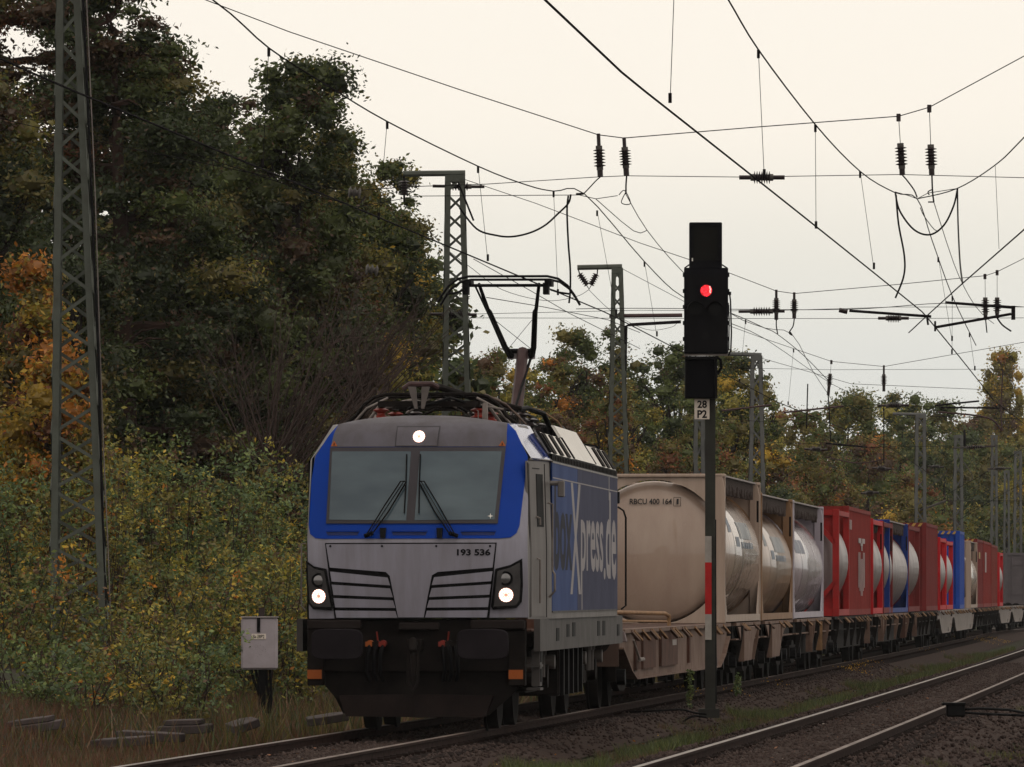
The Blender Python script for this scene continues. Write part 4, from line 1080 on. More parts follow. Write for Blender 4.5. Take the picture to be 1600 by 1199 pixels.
a, l = rep('T12', 1562, 1567.5); tank_container(a, l, 2.35, 'farthest bright red framed tank container at the end of the loaded wagons', M_redbright, M_tanksteel, 'frame', walkway=False)
print('CONTAINERS', R_, 'edge1120', edge_y(1133))
# grey box on the wagon far behind
gy = 392.0
box_container(0, 6.06, 2.65, 'plain grey container standing far back at the right picture edge', M_greybox, loc=track_point(gy, 0, 1.16), rz=-0.03)

# wagons: an empty one next to the locomotive, then loaded ones
ly = LY0 + LEN
W1 = ly + 1.2
wagon(W1, edge_y(1143) - W1 - .3, 'empty brown flat wagon coupled to the locomotive, bare deck with ochre rail frame', m_sill=M_beige, rail=True, posts=False)
wag = [(1146, 1190, 'beige plated wagon frame under the first cream tank container', M_grime, M_beige, False),
       (1191, 1240, 'beige wagon frame under the tan tank container', M_grime, M_beige, False),
       (1241, 1300, 'dark wagon frame under the white tank container', M_grime, M_beige, False),
       (1301, 1363, 'dark brown wagon frame under the box with the white logo', M_grime, M_grime, False),
       (1364, 1420, 'dark wagon frame under the dark blue tank container', M_grime, M_beige, False),
       (1421, 1466, 'dark wagon frame under the maroon striped box container', M_grime, M_grime, False),
       (1467, 1489, 'pale wagon frame with slanted end below the bright red tanks', M_lightgrey, M_lightgrey, True),
       (1490, 1522, 'pale wagon frame below the tall blue box container', M_lightgrey, M_lightgrey, True),
       (1523, 1560, 'dark wagon frame under the three far red boxes', M_grime, M_grime, False),
       (1561, 1580, 'pale empty wagon behind the last red tank container', M_lightgrey, M_lightgrey, True),
       (1581, 1600, 'pale wagon frame in front of the grey container at the picture edge', M_lightgrey, M_lightgrey, True)]
PLATES = [(1150, 1182, M_beige), (1194, 1226, M_beige), (1262, 1267, M_beige), (1278, 1282, M_lever), (1300, 1318, M_rust), (1353, 1357, M_beige), (1374, 1380, M_beige), (1409, 1413, M_rust), (1427, 1431, M_beige)]
for p0, p1, lb, ms, me_, fi in wag:
    a, b = edge_y(p0), edge_y(p1)
    pl = [(edge_y(x0) - a - .6, edge_y(x1) - a - .6, m_) for x0, x1, m_ in PLATES if p0 <= x0 < p1]
    wagon(a + .6, max(6.5, b - a - 1.2), lb, ms, me_, pl, fish=fi, posts=ms is not M_lightgrey)
wagon(gy - 1.5, 9, 'wagon frame carrying the plain grey container at the right picture edge', M_lightgrey, M_lightgrey)
# ------------------------------------------------------------------ main signal
SY = 118.0
sg0 = at(1107, 1117, SY)
sig = thing('main_signal', 'tall black railway signal showing one red light, plate 28 P2 on its post', 'railway signal', sg0)
def sp(px, py, dy=0.0):
    p = at(px, py, SY); return Vector((p.x - sg0.x, dy, p.z - sg0.z))
def sbox(name, x0, x1, y0, y1, d0, d1, m, bevel=0.0, parent=None):
    a = sp(x0, y1); b = sp(x1, y0); q = MB(); q.box(a.x, b.x, d0, d1, a.z, b.z); return q.build(name, m, parent or sig, bevel=bevel)
M_sig = mat('signal_black', (0.006, 0.006, 0.010), 0.55, 0, 0.2, 3)
M_sig2 = mat('signal_black_soft', (0.010, 0.010, 0.012), 0.75, 0, 0.2, 3)
M_post = mat('signal_post_green', (0.042, 0.047, 0.036), 0.7, 0.1, 0.25, 3, col2=(0.028, 0.026, 0.022))
sbox('post', 1104, 1116, 620, 1117, 0.10, 0.22, M_post)
q = MB(); a = sp(1104, 0).x; b = sp(1116, 0).x; q.box(a - .02, b + .02, .08, .11, 0.0, sp(0, 620).z); q.build('post_flange', M_post, sig)
sbox('foot', 1092, 1124, 1108, 1122, 0.0, 0.35, M_post)
cab_ = sbox('signal_head', 1069, 1137.5, 419, 553, -0.12, 0.14, M_sig, 0.012)
sbox('head_plate', 1072, 1134, 430, 550, -0.135, -0.121, M_sig2)
q = MB()
for yy in (430, 455, 480, 505, 530):
    a = sp(1137.5, yy); q.box(a.x, a.x + .02, -.05, .05, a.z - .03, a.z + .03); a = sp(1069, yy); q.box(a.x - .02, a.x, -.05, .05, a.z - .03, a.z + .03)
q.build('hinge', M_sig2, sig)
def sdisc(name, px, py, r, dy, dep, m, n=24):
    c = sp(px, py, dy); q = MB(); q.disc(c, (0, -1, 0), r * SY / F, dep, n); return q.build(name, m, sig, smooth=False)
sdisc('lamp_rim', 1103, 455, 13.5, -0.135, 0.02, M_sig)
sdisc('red_lamp', 1103, 455, 9.2, -0.156, 0.006, M_redglow)
# facets of the red lens
q = MB(); rr = random.Random(3)
for k in range(26):
    a_ = rr.uniform(0, 6.28); d_ = 7.6 * math.sqrt(rr.random()); c = sp(1103 + d_ * math.cos(a_), 455 + d_ * math.sin(a_), -0.163); q.disc(c, (0, -1, 0), rr.uniform(0.9, 2.0) * SY / F, 0.003, 7)
q.build('red_lens_facets', M_redlamp, sig)
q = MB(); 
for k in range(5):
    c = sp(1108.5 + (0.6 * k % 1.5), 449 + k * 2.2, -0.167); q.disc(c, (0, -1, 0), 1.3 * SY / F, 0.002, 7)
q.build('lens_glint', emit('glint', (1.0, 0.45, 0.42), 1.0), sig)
for px in (1086, 1117):
    sdisc('dark_lamp', px, 484, 10, -0.135, 0.01, mat('lamp_dark', (0.02, 0.02, 0.022), 0.15))
    q = MB(); rows = []
    for i in range(9):
        a_ = math.pi * i / 8; c0 = sp(px + 13 * math.cos(a_), 484 - 13 * math.sin(a_), -0.135); c1 = sp(px + 12 * math.cos(a_), 484 - 12 * math.sin(a_), -0.40); rows.append([c0, c1])
    q.grid(rows); q.build('lamp_hood', M_sig2, sig)
sdisc('small_lamp', 1102, 526, 6, -0.135, 0.012, mat('lamp_dark', (0.02, 0.02, 0.022), 0.15))
# upper speed indicator box and lower box
sbox('upper_indicator', 1077, 1128, 348, 420, -0.10, 0.12, M_sig, 0.012)
sbox('indicator_face', 1083, 1123, 355, 407, -0.112, -0.101, mat('indicator_face', (0.012, 0.012, 0.010), 0.35))
sbox('indicator_frame', 1121, 1124, 354, 408, -0.14, -0.10, M_sig2)
sbox('indicator_frame', 1081, 1084, 354, 408, -0.14, -0.10, M_sig2)
sbox('indicator_frame', 1081, 1124, 351, 354, -0.14, -0.10, M_sig2)
sbox('small_label', 1080.5, 1082.5, 404, 409, -0.142, -0.139, M_white)
sbox('lower_indicator', 1070, 1120, 560, 623, -0.14, 0.12, M_sig, 0.012)
sbox('indicator_hood', 1070, 1120, 558, 562, -0.40, -0.13, M_sig2)
sbox('indicator_hood', 1070, 1074, 562, 623, -0.34, -0.13, M_sig2)
sbox('indicator_hood', 1116, 1120, 562, 623, -0.34, -0.13, M_sig2)
sbox('bracket', 1069, 1137, 553.5, 556, -0.05, 0.12, M_steel)
q = MB(); q.rod([sp(1077, 414, 0), sp(1070, 419, 0), sp(1070, 426, 0)], 0.012, 5); q.rod([sp(1128, 414, 0), sp(1136, 419, 0), sp(1137, 430, 0)], 0.012, 5); q.build('bracket_wire', M_sig2, sig)
q = MB(); q.rod([sp(1140, 458, 0.05), sp(1141.5, 470, .05), sp(1143, 520, .05), sp(1142, 548, .05), sp(1138, 556, .05)], 0.012, 6)
q.rod([sp(1138, 473, .05), sp(1139.5, 500, .05), sp(1139, 548, .05)], 0.010, 6)
q.rod([sp(1118, 556, .1), sp(1126, 562, .1), sp(1127, 575, .1), sp(1121, 585, .1)], 0.022, 6); q.build('signal_cable', M_sig2, sig, smooth=True)
sbox('cable_clamp', 1137, 1142.5, 456, 461, 0.0, 0.08, M_sig2)
# identification plate
pl = sbox('number_plate', 1085, 1108.5, 623.5, 655.5, -0.03, -0.01, mat('plate_cream', (0.60, 0.52, 0.46), 0.6, k=1), 0.004)
mk = mat('number_black', (0.012, 0.012, 0.015), 0.5)
def PG(px, py):
    o = sp(px, py, -0.0325); return lambda a, b: (o.x + a, o.y, o.z + b)
lettering('28', PG(1089.5, 638.0), 15 * SY / F, 12.0 * SY / F, mk, sig, 'number', 0.03)
lettering('P2', PG(1089.5, 653.5), 15 * SY / F, 12.5 * SY / F, mk, sig, 'number', 0.03)
# red and white marker board down the post
Mmw = mat('marker_white', (0.26, 0.235, 0.215), 0.6, k=1); Mmr = mat('marker_red', (0.36, 0.008, 0.008), 0.55, k=0.9)
sbox('marker_board', 1101.8, 1112, 838, 879, 0.055, 0.08, Mmw)
sbox('marker_board', 1101.8, 1112, 879, 960, 0.055, 0.08, Mmr)
sbox('marker_board', 1101.8, 1112, 960, 1000, 0.055, 0.08, Mmw)
q = MB(); q.rod([sp(1118, 812, .1), sp(1118, 900, .1), sp(1119, 1100, .1)], 0.015, 6); q.build('signal_cable', M_sig2, sig)

# ------------------------------------------------------------------ trackside cabinet
CY = 118.0
c0 = at(411, 1115, CY)
cb = thing('cable_cabinet', 'small light grey trackside cabinet on a post, marked Sk 28P2', 'cabinet', c0)
def cp(px, py, dy=0.0):
    p = at(px, py, CY); return Vector((p.x - c0.x, dy, p.z - c0.z))
M_cab = mat('cabinet_grey', (0.56, 0.53, 0.56), 0.7, 0, 0.08, 6, col2=(0.47, 0.44, 0.46))
a = cp(377, 1046.5); b = cp(434, 965)
q = MB(); q.box(a.x, b.x, -.12, .1, a.z, b.z); q.build('housing', M_cab, cb, bevel=0.03)
q = MB(); q.box(a.x - .005, b.x + .008, -.14, .12, b.z - .005, b.z + .014); q.build('lid', mat('lid_pale', (0.5, 0.47, 0.45), 0.6), cb, bevel=0.004)
a = cp(402, 988); b = cp(407, 964); q = MB(); q.box(a.x, b.x, -.135, -.12, a.z, b.z); q.build('latch', M_rubber, cb)
a = cp(404, 965); b = cp(413, 950); q = MB(); q.box(a.x, b.x, .1, .16, a.z - .8, b.z); q.build('post', mat('post_brown', (0.06, 0.045, 0.04), 0.8), cb)
a = cp(393.5, 999); b = cp(416, 990.5); q = MB(); q.box(a.x, b.x, -.128, -.12, a.z, b.z); q.build('name_plate', mat('plate_cream', (0.60, 0.52, 0.46), 0.6, k=1), cb)
lettering('Sk 28P2', (lambda o: (lambda s, t: (o.x + s, -0.130, o.z + t)))(cp(395.5, 997.6)), 18 * CY / F, 5.6 * CY / F, mk, cb, 'lettering', 0.01)
q = MB()
for k in range(22):
    p = cp(402 + rr.gauss(6, 6), 1004 + abs(rr.gauss(12, 8)), -0.1205); q.disc(p, (0, -1, 0), rr.uniform(.0015, .004), 0.001, 5)
tag(q.build('dirt_specks', M_grime, cb), kind='stuff')
for pts in ([(393, 1046), (396, 1062), (405, 1085), (412, 1115)], [(399, 1046), (403, 1065), (408, 1090), (414, 1115)], [(422, 1046), (423, 1070), (424, 1095), (421, 1115)], [(416, 1046), (417, 1070), (420, 1090), (419, 1115)]):
    q = MB(); q.rod([cp(x, y, 0.0) for x, y in pts], 0.022, 7); q.build('cable', M_rubber, cb, smooth=True)
a = cp(404, 1116); b = cp(415, 1046); q = MB(); q.box(a.x, b.x, .0, .08, a.z - .1, b.z); q.build('stand', M_black, cb)

# ------------------------------------------------------------------ lattice masts
def lattice_mast(Y, bl, br, tl, tr, ytop, ybot, label, pitch=0.42, leg=0.075, single=True, depth_ratio=0.9, m=None, close=None, joined=False):
    """bl, br / tl, tr: columns of the outer edges at the foot row and at the top row"""
    m = m or M_mast
    base = at((bl + br) / 2, ybot, Y)
    t = thing('lattice_mast', label, 'catenary mast', base, 0, 'lattice masts carrying the overhead lines')
    def P(px, py): p = at(px, py, Y); return Vector((p.x - base.x, 0, p.z - base.z))
    B = [P(bl, ybot), P(br, ybot)]; T = [P(tl, ytop), P(tr, ytop)]
    db = (B[1].x - B[0].x) * depth_ratio; dt = (T[1].x - T[0].x) * depth_ratio
    C = {}
    for i in (0, 1):
        for j in (0, 1):
            C[i, j] = (Vector((B[i].x, (j - .5) * db, B[i].z)), Vector((T[i].x, (j - .5) * dt, T[i].z)))
            q = MB(); s = -1 if i else 1; e = 1 if j == 0 else -1
            p0, p1 = C[i, j]
            q.beam(p0 + Vector((s * leg / 2, 0, 0)), p1 + Vector((s * leg / 2, 0, 0)), leg, 0.012, (0, 1, 0))
            q.beam(p0 + Vector((s * .006, e * leg / 2, 0)), p1 + Vector((s * .006, e * leg / 2, 0)), 0.012, leg, (0, 1, 0))
            q.build('leg', m, t)
    H = T[0].z - B[0].z; n = max(4, int(H / pitch))
    jq = MB()
    def pt(i, j, f): a, b = C[i, j]; return a + (b - a) * f
    for k in range(n):
        f0, f1 = k / n, (k + 1) / n
        if close and f0 > close: break
        for (a, b), fl in ((((0, 0), (1, 0)), 0), (((0, 1), (1, 1)), 1), (((0, 0), (0, 1)), 0), (((1, 0), (1, 1)), 1)):
            if (k + fl) % 2: a, b = b, a
            o = Vector((0, 0.012 if a[1] == b[1] == 0 else (-0.012 if a[1] == b[1] else 0), 0))
            p, r_ = pt(a[0], a[1], f0) + o, pt(b[0], b[1], f1) + o
            q = jq if (joined or not (a[1] == b[1] == 0)) else MB()
            if a[1] == b[1]: q.beam(p, r_, leg * 0.50, 0.010, (0, 1, 0))
            else: q.beam(p, r_, 0.010, leg * 0.5, (1, 0, 0))
            if q is not jq: q.build('brace', m, t)
    tag(jq.build('bracing', m, t), kind='stuff')
    q = MB(); q.box(-abs(B[0].x) - .2, abs(B[0].x) + .2, -db / 2 - .15, db / 2 + .15, -0.25, 0.06); q.build('footing', mat('concrete_foot', (0.22, 0.21, 0.19), 0.9), t)
    q = MB(); q.beam(pt(0, 0, .985) + Vector((-.02, -.03, 0)), pt(1, 0, .985) + Vector((.02, -.03, 0)), 0.02, 0.18, (0, 1, 0)) if 0 else q.box(T[0].x - .02, T[1].x + .02, -dt / 2 - .02, dt / 2 + .02, T[0].z - 0.16, T[0].z); q.build('cap_plate', m, t)
    return t, P, C
MY = 121.0
ma, Pa, Ca = lattice_mast(MY, 80, 170, 90, 123, -70, 1030, 'tall near lattice mast at the left, standing in the shrubs', 0.43, 0.105)
q = MB(); q.rod([Pa(126, -60) + Vector((.03, -.35, 0)), Pa(140, 250) + Vector((.03, -.35, 0)), Pa(150, 430) + Vector((0, -.35, 0)), Pa(153, 560) + Vector((.03, -.35, 0)), Pa(163, 850) + Vector((0, -.35, 0)), Pa(168, 1010) + Vector((0, -.35, 0))], 0.022, 6); q.build('down_conductor', M_rubber, ma)
q = MB(); q.rod([Pa(131, -60) + Vector((.03, -.3, 0)), Pa(147, 300) + Vector((.03, -.3, 0)), Pa(157, 520) + Vector((0, -.3, 0)), Pa(160, 700) + Vector((.03, -.3, 0)), Pa(170, 850) + Vector((0, -.3, 0)), Pa(176, 1010) + Vector((0, -.3, 0))], 0.010, 6); q.build('down_conductor', M_steel, ma)
mb, Pb, Cb = lattice_mast(176, 688, 742, 697, 725, 274, 940, 'green-grey lattice mast right behind the raised pantograph', 0.42, 0.11)
mc, Pc, Cc = lattice_mast(227, 946, 988, 957, 972, 419, 950, 'lattice mast behind the rear end of the locomotive', 0.40, 0.11)
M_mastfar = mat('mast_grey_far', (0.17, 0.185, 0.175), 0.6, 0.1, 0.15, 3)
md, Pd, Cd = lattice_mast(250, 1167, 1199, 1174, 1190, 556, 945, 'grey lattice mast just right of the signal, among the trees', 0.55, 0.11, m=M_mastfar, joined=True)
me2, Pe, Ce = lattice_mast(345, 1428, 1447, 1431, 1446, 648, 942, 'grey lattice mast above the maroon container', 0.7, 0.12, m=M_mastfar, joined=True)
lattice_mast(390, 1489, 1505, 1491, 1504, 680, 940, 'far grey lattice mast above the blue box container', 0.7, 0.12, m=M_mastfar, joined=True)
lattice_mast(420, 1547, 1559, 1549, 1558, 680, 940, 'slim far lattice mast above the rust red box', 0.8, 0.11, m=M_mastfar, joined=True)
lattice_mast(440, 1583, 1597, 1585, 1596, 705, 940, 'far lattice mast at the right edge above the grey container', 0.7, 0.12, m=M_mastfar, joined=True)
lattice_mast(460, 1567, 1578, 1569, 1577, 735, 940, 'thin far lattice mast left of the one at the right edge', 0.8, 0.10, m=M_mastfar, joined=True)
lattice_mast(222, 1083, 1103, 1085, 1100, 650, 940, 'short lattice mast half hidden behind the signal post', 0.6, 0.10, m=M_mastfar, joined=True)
def mrod(parent, P, pts, r, name='bracket_arm', m=None, dy=0.0):
    q = MB(); q.rod([P(x, y) + Vector((0, dy, 0)) for x, y in pts], r, 7); return q.build(name, m or M_wire, parent)
def mins(parent, P, a, b, r, n=5, m=None):
    q = MB(); p0, p1 = P(*a), P(*b); insulator(q, p0, p1, r, n, 10); q.build('insulator', m or M_insul, parent)
mrod(mb, Pb, [(630, 272), (727, 271)], 0.07, 'cross_beam', M_mast)
mins(mb, Pb, (631.5, 282), (631.5, 306), 0.13, 5)
mrod(mb, Pb, [(631.5, 272), (631.5, 316)], 0.025)
mrod(mc, Pc, [(902, 418.5), (972, 417)], 0.08, 'cross_beam', M_mast)
mins(mc, Pc, (905, 428), (918, 446), 0.11, 6); mins(mc, Pc, (932, 428), (923, 446), 0.11, 6)
mrod(mc, Pc, [(903, 419), (906, 430), (920.5, 452), (933, 430), (934, 419)], 0.02)
mrod(mc, Pc, [(952, 494), (1066, 493)], 0.06, 'bracket_arm', M_pant); mrod(mc, Pc, [(976, 600), (978, 510), (985, 507.5), (1064, 503)], 0.05, 'bracket_arm', M_wire)
mrod(md, Pd, [(1130, 553), (1190, 555)], 0.07, 'cross_beam', M_mastfar)
mrod(me2, Pe, [(1395, 647), (1447, 648)], 0.07, 'cross_beam', M_mastfar)
for (pr, P_, x, y) in ((mb, Pb, 733, 600), (me2, Pe, 1440, 770)): pass

# ------------------------------------------------------------------ overhead lines
def wire(name, pts, r, parent, org, m=None, n=5):
    q = MB(); q.rod([at(*p) for p in pts], r, n, caps=False); return q.build(name, m or M_wire, parent, org)
def smooth_pts(pts, k=5):
    out = []; N = len(pts)
    for i in range(N - 1):
        p0 = pts[max(0, i-1)]; p1 = pts[i]; p2 = pts[i+1]; p3 = pts[min(N-1, i+2)]
        for s in range(k):
            t = s / k; out.append(tuple(0.5 * ((2*b) + (-a + c) * t + (2*a - 5*b + 4*c - d) * t*t + (-a + 3*b - 3*c + d) * t**3) for a, b, c, d in zip(p0, p1, p2, p3)))
    out.append(pts[-1]); return out
def ins_between(parent, org, a, b, Y, r=0.12, n=6, cap=True, m=None):
    q = MB(); p0, p1 = at(*a, Y), at(*b, Y)
    insulator(q, p0 + (p1 - p0) * .12, p0 + (p1 - p0) * .88, r, n, 12); o = q.build('insulator', m or M_insul, parent, org)
    if cap:
        q = MB(); q.rod([p0, p0 + (p1 - p0) * .14], r * .55, 10); q.build('insulator_cap', M_cap, parent, org); q = MB(); q.rod([p1 - (p1 - p0) * .14, p1], r * .55, 10); q.build('insulator_cap', M_cap, parent, org)
def headspan(Y, label, top, cross, vins, hins, extra=(), rs=1.0):
    org = at(top[len(top)//2][0], top[len(top)//2][1], Y)
    t = thing('cross_span', label, 'overhead wire span', org, 0, 'cross spans over the tracks')
    k = Y / 121.0
    wire('span_wire', [(x, y, Y) for x, y in top], 0.0085 * rs, t, org)
    for c in cross: wire('cross_wire', [(x, y, Y) for x, y in c], 0.0065 * rs, t, org)
    for (x0, y0, x1, y1, a, b) in vins:    # hanger rod from y0, insulator a..b along it, to y1
        L = [(x0, y0), (x0 + (x1-x0) * (a - y0) / (y1-y0), a), (x0 + (x1-x0) * (b - y0) / (y1-y0), b), (x1, y1)]
        wire('hanger', [(L[0][0], L[0][1] - 2, Y), (L[1][0], L[1][1], Y)], 0.030, t, org, M_insul, 8) if (a - y0) < 25 / k else (wire('hanger', [(L[0][0], L[0][1], Y), (L[1][0], L[1][1], Y)], 0.006, t, org), wire('hanger_clamp', [(L[0][0], L[0][1] - 4 / k, Y), (L[0][0], L[0][1] + 8 / k, Y)], 0.035, t, org, M_insul, 8))
        ins_between(t, org, L[1], L[2], Y, 0.095, 6)
        wire('hanger', [(L[2][0], L[2][1], Y), (L[3][0], L[3][1], Y)], 0.045, t, org, M_insul, 8)
    for (x0, x1, y, y1) in hins:
        xa = x0 + (x1 - x0) * .25; xb = x1 - (x1 - x0) * .25
        wire('clamp', [(x0, y, Y), (x0 + 3, y, Y), (xa, y + (y1-y)*.25, Y)], 0.035, t, org, M_insul, 8); wire('clamp', [(xb, y1, Y), (x1 - 3, y1, Y), (x1, y1, Y)], 0.035, t, org, M_insul, 8)
        ins_between(t, org, (xa, y + (y1-y)*.25), (xb, y1 - (y1-y)*.25), Y, 0.10, 7)
    for e in extra: wire(e[0], [(x, y, Y) for x, y in smooth_pts(e[1])] if len(e[1]) > 2 else [(x, y, Y) for x, y in e[1]], e[2], t, org, e[3] if len(e) > 3 else None)
    return t, org
h1, o1 = headspan(121.0, 'nearest cross span with two pairs of brown insulators over the tracks',
    [(118, -66), (300, -8), (452, 50), (720, 141), (935, 211), (975, 216), (1180, 199), (1404, 182), (1452, 168), (1600, 88), (1800, -30)],
    [[(-30, 178), (130, 217), (400, 272), (545, 299), (640, 292), (760, 288), (931, 277), (978, 275), (1160, 277), (1407, 273), (1600, 278), (1750, 281)],
     [(300, 240), (554, 324), (653, 306.7), (830, 305.5), (905, 305), (931, 311), (965, 306)],
     [(1398, 300), (1420, 306), (1433, 311), (1450, 302), (1495, 295)]],
    [(935, 211, 938, 277, 228, 266), (975, 217, 979, 275, 230, 263), (1404, 182, 1410, 274, 224, 264), (1452, 168, 1456, 274, 226, 264)],
    [(1155, 1226, 277.5, 277.5)],
    extra=[('link', [(938, 277), (931, 283), (918, 297), (912, 303)], 0.010), ('link', [(979, 275), (978, 290), (978, 303)], 0.014), ('link', [(912, 303), (900, 304)], 0.02),
           ('link', [(967, 305), (976, 298), (985, 318), (971, 317), (978, 300)], 0.008), ('link', [(1410, 274), (1417, 282), (1428, 297), (1433, 309)], 0.012), ('link', [(1456, 274), (1457, 300), (1459, 316)], 0.014), ('link', [(1450, 316), (1460, 316)], 0.012), ('link', [(1452, 305), (1450, 300), (1457, 296)], 0.010),
           ('register_arm', [(1327, 486), (1455, 495)], 0.024), ('register_arm', [(1477, 473), (1582, 481)], 0.024), ('register_arm', [(1461, 512), (1580, 491)], 0.024), ('register_arm', [(1583, 478), (1583, 500)], 0.035), ('register_clamp', [(1311, 485), (1324, 488)], 0.04, M_insul),
           ('register_arm', [(1448, 493), (1450, 508)], 0.018), ('cross_wire', [(900, 483), (1000, 482), (1311, 484), (1477, 474), (1600, 480)], 0.006), ('cross_wire', [(1461, 502), (1461, 518)], 0.018)])
for x, y in ((553, 300), (580, 421)):
    q = MB(); a_ = at(x - 10, y, 112); b_ = at(x + 12, y + 3, 112); insulator(q, a_, b_, 0.085, 3, 12); o = q.build('insulator', M_cap, h1, o1)
h2, o2 = headspan(176.0, 'second cross span behind the signal with two pairs of insulators',
    [(727, 281), (837, 318), (1000, 380), (1140, 427), (1213, 455), (1241, 459), (1400, 445), (1540, 431), (1558, 425), (1600, 404), (1700, 350)],
    [[(650, 470), (740, 491), (1000, 485), (1143, 486), (1230, 485), (1400, 480), (1600, 480)], [(700, 496), (740, 497), (1143, 498), (1400, 498), (1600, 497)]],
    [(1213, 455, 1213, 500, 466, 490), (1241, 459, 1241, 498, 468, 490), (1539, 431, 1540, 500, 465, 492), (1558, 425, 1558, 497, 465, 490)],
    [(1154, 1226, 487, 486.5), (1372, 1420, 497.5, 497.5), (672, 745, 491, 492), (676, 757, 291, 292)],
    extra=[('link', [(1213, 500), (1213, 510), (1215, 522)], 0.015), ('link', [(1241, 498), (1239, 510), (1233, 520), (1238, 524), (1234, 518)], 0.015), ('link', [(1540, 500), (1542, 520)], 0.015), ('link', [(1558, 497), (1566, 508), (1580, 518)], 0.02)])
h3, o3 = headspan(227.0, 'third cross span, thin wires with two single insulators above the far trees',
    [(972, 420), (1144, 511), (1196, 530), (1299, 565), (1381, 573), (1600, 535), (1700, 515)],
    [[(1140, 575), (1300, 578), (1600, 577)], [(960, 640), (1200, 660), (1387, 634), (1600, 640)]],
    [(1299, 565, 1294, 618, 584, 604), (1381, 573, 1381, 612, 585, 602)], [(1372, 1420, 634, 633.5)],
    extra=[('hanger', [(1262, 600), (1260, 670)], 0.02), ('hanger', [(1294, 618), (1298, 690)], 0.02), ('bracket_arm', [(1128, 642), (1206, 633)], 0.03, M_pant), ('bracket_arm', [(1224, 645), (1318, 635)], 0.03, M_pant),
           ('bracket_arm', [(1461, 634), (1500, 630), (1530, 627)], 0.03), ('bracket_arm', [(1470, 637), (1562, 638)], 0.03), ('bracket_arm', [(1465, 644), (1543, 653), (1565, 674)], 0.03, M_pant), ('hanger', [(1567, 577), (1564, 640), (1566, 674)], 0.02, M_pant)])
h4, o4 = headspan(250.0, 'faint far cross span low against the trees behind the containers',
    [(1190, 560), (1330, 600), (1560, 610), (1700, 590)], [[(1190, 690), (1360, 699), (1600, 696)], [(1290, 692), (1357, 700), (1400, 698)]],
    [], [(1257, 1293, 702, 703), (1363, 1392, 732, 733), (1345, 1373, 771, 770)], extra=[('bracket_arm', [(1290, 693), (1355, 699)], 0.03, M_wire), ('bracket_arm', [(1290, 714), (1340, 724), (1380, 718)], 0.02, M_pant), ('hanger', [(1381, 632), (1381, 725)], 0.02)])
h5, o5 = headspan(345.0, 'farthest cross span between the grey masts, white insulators',
    [(1440, 650), (1600, 655), (1700, 650)], [[(1480, 700), (1600, 698)], [(1460, 783), (1600, 783)], [(1400, 800), (1437, 795), (1475, 775), (1530, 745), (1600, 700)], [(1500, 812), (1570, 770), (1600, 755)]],
    [], [(1490, 1555, 700, 698), (1450, 1475, 729, 730), (1543, 1580, 733, 732)], rs=2.0, extra=[('bracket_arm', [(1478, 783), (1437, 798)], 0.06, M_cap), ('hanger', [(1507, 672), (1507, 698)], 0.06), ('jumper', [(1436, 762), (1455, 758), (1470, 748), (1480, 735)], 0.02, M_cap), ('jumper', [(1500, 715), (1520, 745), (1510, 752)], 0.02, M_cap), ('jumper', [(1549, 708), (1552, 725), (1543, 738)], 0.02, M_cap)])

def Yon(px, off): return y_of(px, off, 45, 900)
def overhead(label, mess, off, contact_Y, stag, drops, r=0.009, extra_m=(), jumps=()):
    org = at(mess[0][0], mess[0][1], Yon(mess[0][0], off))
    t = thing('overhead_line', label, 'overhead line', org, 0, 'overhead lines along the tracks')
    M_ = [(x, y, Yon(x, off)) for x, y in mess]
    wire('messenger_wire', smooth_pts(M_, 4), r, t, org)
    for em in extra_m:
        wire('messenger_wire', smooth_pts([(x, y, Yon(x, off) if not Yq else Yq) for x, y, Yq in em], 3), r * .8, t, org)
    CZ = 6.08
    q = MB(); pts = []
    Y = contact_Y[0]
    while Y <= contact_Y[1]:
        ph = (Y - 121) / 55.0; f = ph - math.floor(ph); s = stag * (1 - 2 * f) if int(math.floor(ph)) % 2 == 0 else -stag * (1 - 2 * f)
        p = track_point(Y, off + s, CZ); pts.append(p); Y += 2.5
    q.rod(pts, r * 1.15, 6, caps=False); q.build('contact_wire', M_wire, t, org)
    def cz_at(px, Yd):
        best = min(pts, key=lambda p: abs(p.y - Yd)); return best
    for px, py in drops:
        Yd = Yon(px, off); p = at(px, py, Yd); c = cz_at(px, Yd); e = Vector((c.x, Yd, CZ))
        q = MB(); q.rod([p, e], 0.0035, 4); q.rod([p, p - Vector((0, 0, .09))], 0.016, 6); q.rod([e, e + Vector((0, 0, .09))], 0.016, 6); q.build('dropper', M_wire, t, org)
    for J in jumps:
        wire('jumper', smooth_pts(J, 6), 0.014, t, org, M_rubber, 6)
    return t, org, pts
